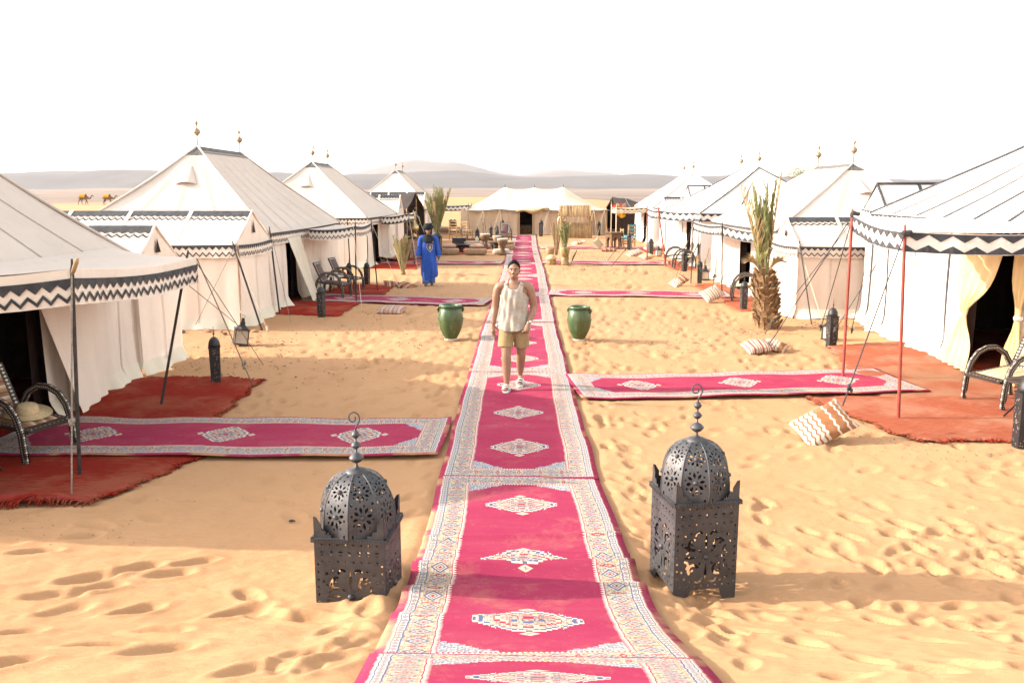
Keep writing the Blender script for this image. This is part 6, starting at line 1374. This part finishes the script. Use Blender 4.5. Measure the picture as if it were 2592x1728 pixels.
    for sx, yy in ((-1, -.05), (1, -.005)): pk = MB(); pk.grid(lambda u, v: (sx * lerp(.07, .155, u), yy - .099 + .05 * (u - .15) ** 2 * 1.6 - .02 * (1 - v) * (1 if sx < 0 else -.2) + (.012 if sx > 0 else 0), lerp(.63, .76, v)), 6, 6); pk.build('pocket', MT['khaki2'], sh)
    # sandals: sole and two broad straps each
    for (p, a, nm) in (((-.084, -.245, 0), R(3), 0), ((.081, .085, .012), R(-3), 1)):
        sole = MB(); sole.grid(lambda u, v: (0, 0, 0), 1, 1); sole = MB(); n = 24; ring = []
        for k in range(n): t = 2 * PI * k / n; ring.append((.050 * math.cos(t) * (1 + .12 * -math.sin(t)), .142 * math.sin(t), 0))
        vs_ = [(xx, yy, -.012 + (.06 * max(0, yy / .14) if nm else 0)) for xx, yy, _ in ring] + [(xx, yy, .020 + (.06 * max(0, yy / .14) if nm else 0)) for xx, yy, _ in ring]
        sole.add(vs_, [tuple(range(n - 1, -1, -1)), tuple(range(n, 2 * n))] + [(k, (k + 1) % n, n + (k + 1) % n, n + k) for k in range(n)]); M = rz(a); sole.v = [tuple(M @ Vector(v_) + Vector(p)) for v_ in sole.v]; sd_ = sole.build('sandal', MT['whiteplastic'], root)
        for (y0_, hz) in ((-.055, .052), (.0, .068)):
            sp = MB(); sp.grid(lambda u, v: tuple(M @ Vector((.054 * math.cos(PI * u), y0_ + (v - .5) * .042, .012 + (hz) * math.sin(PI * u) ** .7 + (.02 if nm else 0) * max(0, y0_ + .05) * 4)) + Vector(p)), 14, 2); k = sp.build('sandal_strap', MT['whiteplastic'], sd_); so = k.modifiers.new('t', 'SOLIDIFY'); so.thickness = .005
        if nm: lg = MB(); lg.tube([M @ Vector((.022 - .044 * t, -.077, .060 + .006 * math.sin(t * 3)- .012 * t)) + Vector(p) for t in (0, .33, .66, 1)], [.001, .003, .0045, .001], 6); lg.build('strap_mark', MT['hair'], sd_)
    wt_ = MB(); wt_.tube([(.2125 + .033 * math.cos(t), -.122 + .030 * math.sin(t), .917 + .008 * math.cos(t)) for t in np.linspace(0, 2 * PI, 16)], .009, 6); wb_ = wt_.build('wristwatch', MT['steel'], root); wt_ = MB(); wt_.ell((.236, -.146, .925), (.015, .012, .017), 10, 7); wt_.build('watch_face', MT['steel'], wb_)
    br = MB(); br.tube([(-.2755 + .032 * math.cos(t), -.03 + .030 * math.sin(t), .885) for t in np.linspace(0, 2 * PI, 16)], .0045, 6); br.build('bracelet', MT['redplastic'], root)
walking_man()
def blue_man():
    x, y = -2.83, 25.1; root = thing('person', 'man in long blue robe and black turban walking on the sand', 'person', (x, y, G(x, y)), R(6)); b = MB()
    loft(b, [(0, 0, 1.0, .14, .10), (0, 0, 1.2, .16, .115), (0, 0, 1.34, .17, .10), (0, .01, 1.42, .10, .075)]); limb(b, [(0, .01, 1.38), (0, 0, 1.52)], [.06, .055]); headmesh(b, (0, -.03, 1.605), .98, .95)
    for sx, wy, wx in ((-1, -.04, -.285), (1, .02, .300)):
        limb(b, [(sx * .16, 0, 1.36), (sx * .24, .02, 1.12), (wx, wy, .90)], [.055, .045, .03]); hand(b, (wx, wy - .005, .885), (0, -.1, -1), (-sx * .7, -.5, -.1), 1.0, .35, sx)
    limb(b, [(-.09, 0, .95), (-.09, -.08, .5), (-.09, -.13, .10)], [.09, .06, .035]); limb(b, [(-.09, -.11, .05), (-.10, -.28, .03)], [.036, .026], 10, .8); limb(b, [(.09, 0, .95), (.09, .05, .5), (.08, .12, .11)], [.09, .06, .035]); limb(b, [(.08, .14, .07), (.09, -.02, .03)], [.036, .026], 10, .8)
    fuse(b, 'body', 'skindk', root, .008, 4); face_bits(root, (0, -.03, 1.605), .98)
    RG = [(.22, .195, .21, -.015), (.35, .215, .205, -.01), (.55, .225, .19, 0), (.80, .225, .175, 0), (1.0, .205, .155, 0), (1.2, .20, .145, 0), (1.33, .205, .125, .005), (1.40, .17, .10, .01), (1.45, .10, .075, .01)]; zs = [r[0] for r in RG]
    def T(u, v):
        zz = lerp(.22, 1.45, v); a = 2 * PI * u; rx_, ry_, cy = (np.interp(zz, zs, [r[k] for r in RG]) for k in (1, 2, 3)); k = max(0, 1 - (zz - .2) / .95); w = (.020 * math.sin(a * 6 + 1.2 + zz * 2) + .013 * math.sin(a * 11 + zz * 3) + .02 * math.sin(a * 2 + zz * 5)) * k
        dz = (.05 * math.sin(a * 2 + 2.2) + .02 * math.sin(a * 5)) * max(0, 1 - v * 6); return ((rx_ + w) * math.cos(a) + .02 * math.sin(zz * 4) * k, cy + (ry_ + w) * math.sin(a), zz + dz)
    m = MB(); m.grid(T, 100, 60, cu=True); rb = m.build('robe', MT['robe'], root)
    for sx, wy, wx in ((-1, -.04, -.285), (1, .02, .300)):
        sl = MB(); P = [(sx * .13, 0, 1.40), (sx * .205, .005, 1.36), (sx * .25, .02, 1.14), (wx, wy, .93), (wx, wy - .005, .90)]; limb(sl, P, [.085, .088, .082, .078, .080], 16)
        o = sl.build('sleeve', MT['robe'], root); cf = MB(); cf.tube([(wx + .083 * math.cos(t), wy + .083 * math.sin(t), .865) for t in np.linspace(0, 2 * PI, 18)], .008, 5); cf.build('cuff_trim', MT['silverthread'], o)
    p = MB(); loft(p, [(-.09, -.10, .07, .105, .11), (-.085, -.07, .20, .11, .12), (-.08, -.03, .40, .11, .12)]); loft(p, [(.085, .10, .07, .10, .11), (.085, .08, .20, .105, .12), (.08, .03, .40, .11, .12)]); p.build('trousers', MT['robelt'], root)
    # embroidery on the chest, following the robe
    def S(xx, zz, k=.004):
        rx_, ry_, cy = (np.interp(zz, zs, [r[q] for r in RG]) for q in (1, 2, 3)); return (xx, cy - ry_ * math.sqrt(max(0, 1 - (xx / rx_) ** 2)) - k - .022, zz)
    def patch(pts, mat, k):
        e = MB(); c = (sum(q[0] for q in pts) / len(pts), sum(q[1] for q in pts) / len(pts)); vs_ = [S(*c, k)]
        ring = []
        for i in range(len(pts)):
            for t in (0, .34, .67): ring.append((lerp(pts[i][0], pts[(i + 1) % len(pts)][0], t), lerp(pts[i][1], pts[(i + 1) % len(pts)][1], t)))
        e.add([S(*c, k)] + [S(*q, k) for q in ring], [(0, i + 1, (i + 1) % len(ring) + 1) for i in range(len(ring))]); e.build('embroidery', MT[mat], rb)
    patch([(-.04, 1.25), (.12, 1.22), (.13, 1.10), (.045, .99), (-.06, 1.12)], 'silverthread', .006); patch([(-.02, 1.238), (.105, 1.205), (.11, 1.11), (.045, 1.02), (-.035, 1.125)], 'darkthread', .012); patch([(.05, 1.20), (.085, 1.13), (.045, 1.055), (.005, 1.13)], 'silverthread', .018); patch([(.09, 1.36), (.175, 1.30), (.15, 1.25), (.09, 1.27)], 'darkthread', .004); patch([(.11, 1.345), (.15, 1.31), (.13, 1.27), (.10, 1.30)], 'silverthread', .008); patch([(.03, 1.29), (.10, 1.27), (.09, 1.22), (.02, 1.26)], 'darkthread', .008)
    t = MB()
    for k in range(7): zt = 1.690 + k * .015; r0 = .120 + .012 * math.sin(k * 1.1) - .004 * k; t.tube([(r0 * math.cos(a), -.008 + r0 * 1.05 * math.sin(a), zt + .022 * math.sin(a + k * 1.3) + .012 * (math.sin(a) > 0)) for a in np.linspace(0, 2 * PI, 22)], .030, 8)
    t.ell((0, 0, 1.76), (.095, .10, .05), 16, 10); t.build('turban', MT['scarf'], root)
    sf = MB()
    for k in range(6): zs_ = 1.462 - k * .016; r0 = .088 + k * .012; sf.tube([(r0 * math.cos(a), .0 - .016 * k * (math.sin(a) < 0) + r0 * .92 * math.sin(a), zs_ - .05 * max(0, -math.sin(a)) * (k * .35)) for a in np.linspace(0, 2 * PI, 22)], .030, 8)
    for sx in (-1, 1): sf.tube([(sx * .095, .01, 1.70), (sx * .094, -.01, 1.60), (sx * .085, -.02, 1.50)], [.02, .024, .026], 8)
    sf.build('neck_scarf', MT['scarf'], root)
    for (px, py, a) in ((-.098, -.19, .0), (.088, .06, .0)): s_ = MB(); s_.ell((px, py, .018), (.05, .14, .018), 16, 6); s_.tube([(px - .05, py - .04, .02), (px, py - .04, .075), (px + .05, py - .04, .02)], .014, 6); s_.build('sandal', MT['woodbr'], root)
blue_man()

# ------------------------------------------------------------------ camels, heading +X
def camel(label, x, y, rot, s, gait, pack=True):
    root = thing('camel', label, 'camel', (x, y, G(x, y)), rot, 'camels crossing the dunes'); b = MB()
    limb(b, [(-.72, 0, 1.36), (-.45, 0, 1.36), (0, 0, 1.32), (.40, 0, 1.30), (.68, 0, 1.34)], [.22, .31, .36, .36, .25], 16); b.ell((-.02, 0, 1.66), (.40, .20, .24)); b.ell((-.02, 0, 1.52), (.55, .27, .28))
    limb(b, [(.62, 0, 1.36), (.90, 0, 1.18), (1.15, 0, 1.22), (1.36, 0, 1.48), (1.46, 0, 1.66)], [.20, .155, .125, .105, .09], 14); limb(b, [(1.44, 0, 1.70), (1.58, 0, 1.69), (1.76, 0, 1.62), (1.84, 0, 1.59)], [.10, .095, .068, .055], 12)
    for sy in (-1, 1): b.ell((1.42, sy * .07, 1.80), (.03, .02, .055), 8, 6)
    for (fx, sy, ft) in ((.50, -1, gait[0]), (.46, 1, gait[1])): limb(b, [(fx, sy * .16, 1.22), (fx + ft * .2, sy * .16, .72), (fx + ft * .32 , sy * .16, .64), (fx + ft * .5, sy * .16, .12)], [.15, .085, .08, .048], 10); b.ell((fx + ft * .5 + .05, sy * .16, .05), (.11, .085, .055), 10, 6)
    for (fx, sy, ft) in ((-.62, -1, gait[2]), (-.60, 1, gait[3])): limb(b, [(fx, sy * .15, 1.26), (fx + .12 + ft * .2, sy * .16, .92), (fx - .10 + ft * .4, sy * .16, .56), (fx - .04 + ft * .55, sy * .16, .12)], [.21, .14, .075, .048], 10); b.ell((fx + .02 + ft * .55, sy * .16, .05), (.11, .085, .055), 10, 6)
    limb(b, [(-.90, 0, 1.30), (-.98, 0, 1.1), (-.97, 0, .85)], [.05, .035, .03], 8); fuse(b, 'body', 'camel', root, .03, 4)
    pk = MB(); pk.grid(lambda u, v: (lerp(-.62, .36, u), .40 * math.sin((v - .5) * 2.9), 1.30 + .62 * math.cos((v - .5) * 2.9) ** .8 + .02 * math.sin(u * 12)), 12, 12); pk.build('pack_blanket', MT['yellow'], root); pk = MB(); pk.tube([(.42, .37 * math.sin(a), 1.52 + .42 * math.cos(a)) for a in np.linspace(-1.9, 1.9, 14)], .05, 6); pk.build('saddle_pad', MT['brown_tex'], root); root.scale = (s, s, s)
camel('rear camel with yellow blanket on the dune at the far left', -73.5, 143, R(4), .92, (.5, -.5, -.5, .6)); camel('leading camel with yellow blanket on the dune at the far left', -70.2, 144.5, R(4), .92, (.25, -.12, -.1, .1))
mb = MB(); g0 = G(-26, 58); mb.tube([(-30.2, 66, G(-30.2, 66) + 1.0), (-26.5, 66, G(-26.5, 66) + .95)], .05, 6); [mb.tube([(a, 66 + dy, G(a, 66) - .1), (a2, 66, G(a, 66) + 1.0)], .045, 6) for a, a2, dy in ((-30.5, -30.2, -.3), (-29.9, -30.2, .3), (-26.8, -26.6, -.3), (-26.4, -26.6, .3))]; tag(mb.build('tether_rail', MT['wood']), 'wooden tether rail on the sand below the camels', 'rail')

# ------------------------------------------------------------------ tree beyond the right row
def tree(label, x, y, h, seed):
    root = thing('tamarisk_tree', label, 'tree', (x, y, G(x, y))); rnd = random.Random(seed); tr = MB(); tips = []
    def br(p, d, L, r, k):
        q = p + d * L; tr.tube([p, (p + q) / 2 + Vector((rnd.gauss(0, .06), rnd.gauss(0, .06), 0)) * L, q], [r, r * .85, r * .65], 6)
        if k == 0: tips.append(q); return
        for _ in range(3): br(q, (d + Vector((rnd.gauss(0, .5), rnd.gauss(0, .5), rnd.gauss(.15, .25)))).normalized(), L * .68, r * .62, k - 1)
    br(Vector((0, 0, -.1)), Vector((.05, 0, 1)), h * .33, .10, 3); tr.build('trunk', MT['woodbr'], root); cr = MB()
    for t in tips:
        for _ in range(46):
            p = t + Vector((rnd.gauss(0, .30), rnd.gauss(0, .30), rnd.gauss(.05, .28))); d = Vector((rnd.gauss(0, 1), rnd.gauss(0, 1), rnd.gauss(.4, .8))).normalized(); e = d.orthogonal().normalized() * .02; L = rnd.uniform(.10, .22); cr.add([p - e, p + e, p + d * L], [(0, 1, 2)])
    cr.build('crown', MT['leafgrey'], root, smooth=False)
tree('dusty green tree rising behind the second right tent', 18.1, 56, 5.1, 4); tree('smaller dusty tree crown between tent ridge and its neighbour tree', 20.6, 60, 4.9, 5)

# ------------------------------------------------------------------ pebbles, droppings and scraps on the sand
def litter():
    rnd = random.Random(21); mb = MB()
    def clump(cx_, cy, sx, sy, n, s0, s1):
        for _ in range(n):
            x, y = rnd.gauss(cx_, sx), rnd.gauss(cy, sy); s = rnd.uniform(s0, s1)
            if abs(x - cx(max(2, y))) < .8: continue
            z = G(x, y); a = rnd.uniform(0, 6.28); M = rz(a)
            P = [M @ Vector((s * dx, s * dy * .7, s * dz * .6)) + Vector((x, y, z + .004)) for dx, dy, dz in ((1, 0, 0), (-1, 0, 0), (0, 1, .1), (0, -1, .1), (.1, 0, .8), (0, 0, -.6))]
            mb.add(P, [(0, 2, 4), (2, 1, 4), (1, 3, 4), (3, 0, 4), (2, 0, 5), (1, 2, 5), (3, 1, 5), (0, 3, 5)])
    clump(3.9, 9.6, .5, .5, 260, .004, .012); clump(4.6, 8.5, .7, .4, 160, .004, .012); clump(-4.0, 6.4, .6, .35, 150, .003, .010); clump(-2.5, 7.4, .8, .5, 60, .003, .009)
    clump(-4.7, 13.6, .5, .7, 260, .006, .022); clump(-4.9, 15.4, .4, .5, 160, .008, .025); clump(-1.6, 15.7, .25, .15, 60, .006, .018)
    for _ in range(40): clump(rnd.choice([-1, 1]) * rnd.uniform(1.2, 4.6), rnd.uniform(13, 34), rnd.uniform(.3, 1), rnd.uniform(.3, 1.2), 60, .006, .022)
    clump(2.6, 37, 1.2, 1.5, 700, .008, .026); clump(2.6, 30, 1.0, 1.6, 500, .008, .024); clump(4.4, 16.6, .4, .3, 160, .008, .02); clump(6.2, 17.6, .3, .3, 60, .01, .03)
    o = mb.build('pebbles', MT['pebble'], smooth=False); o['kind'] = 'stuff'; o['label'] = 'scattered small dark pebbles and droppings on the sand'
litter()
mb = MB(); mb.tube([(0, 0, .01), (.02, .01, .016), (.05, -.005, .01)], .007, 5); mb.ell((.02, 0, .012), (.016, .012, .010), 8, 6); [mb.tube([(.01 + .01 * k, 0, .012), (.01 + .012 * k, .02 * sg, .014), (.012 + .012 * k, .03 * sg, .002)], .002, 4) for k in range(3) for sg in (-1, 1)]; o = mb.build('beetle', MT['iron2']); o.location = (-1.93, 6.62, G(-1.93, 6.62)); tag(o, 'small black beetle on the shaded sand left of the near lantern', 'beetle')
# clods against the left annex
for i in range(7):
    mb = MB(); rr = random.uniform(.03, .09); mb.ell((0, 0, 0), (rr, rr * .8, rr * .55), 9, 6); mb.v = [(a * random.uniform(.85, 1.12), b * random.uniform(.85, 1.12), c * random.uniform(.8, 1.1)) for a, b, c in mb.v]; o = mb.build('sand_clod', MT['woodbr'] if i % 4 == 0 else MT['pouf'], smooth=False); x = -6.6 + i * .22 + random.gauss(0, .08); o.location = (x, 16.22 + random.gauss(0, .14), G(x, 16.3) + .03); tag(o, 'clod of caked sand heaped along the skirt of the left annex tent', 'clod', 'sand clods along the left annex')

# ------------------------------------------------------------------ desert haze
def haze():
    x0, x1, y0, y1, z0, z1 = -12000, 12000, -60, 8600, -40, 330
    mb = MB(); mb.box(((x0 + x1) / 2, (y0 + y1) / 2, (z0 + z1) / 2), (x1 - x0, y1 - y0, z1 - z0)); o = mb.build('haze', MT['sand'], smooth=False); o.data.materials.clear()
    m = bpy.data.materials.new('desert_haze'); m.use_nodes = True; nt = m.node_tree; nt.nodes.clear(); out = nt.nodes.new('ShaderNodeOutputMaterial'); pv = nt.nodes.new('ShaderNodeVolumePrincipled')
    pv.inputs['Color'].default_value = (.96, .935, .94, 1); pv.inputs['Density'].default_value = 0.00005; pv.inputs['Anisotropy'].default_value = 0.0; nt.links.new(pv.outputs[0], out.inputs['Volume'])
    o.data.materials.append(m); o['kind'] = 'stuff'; o['label'] = 'pale desert haze between the camp and the hills'
haze()
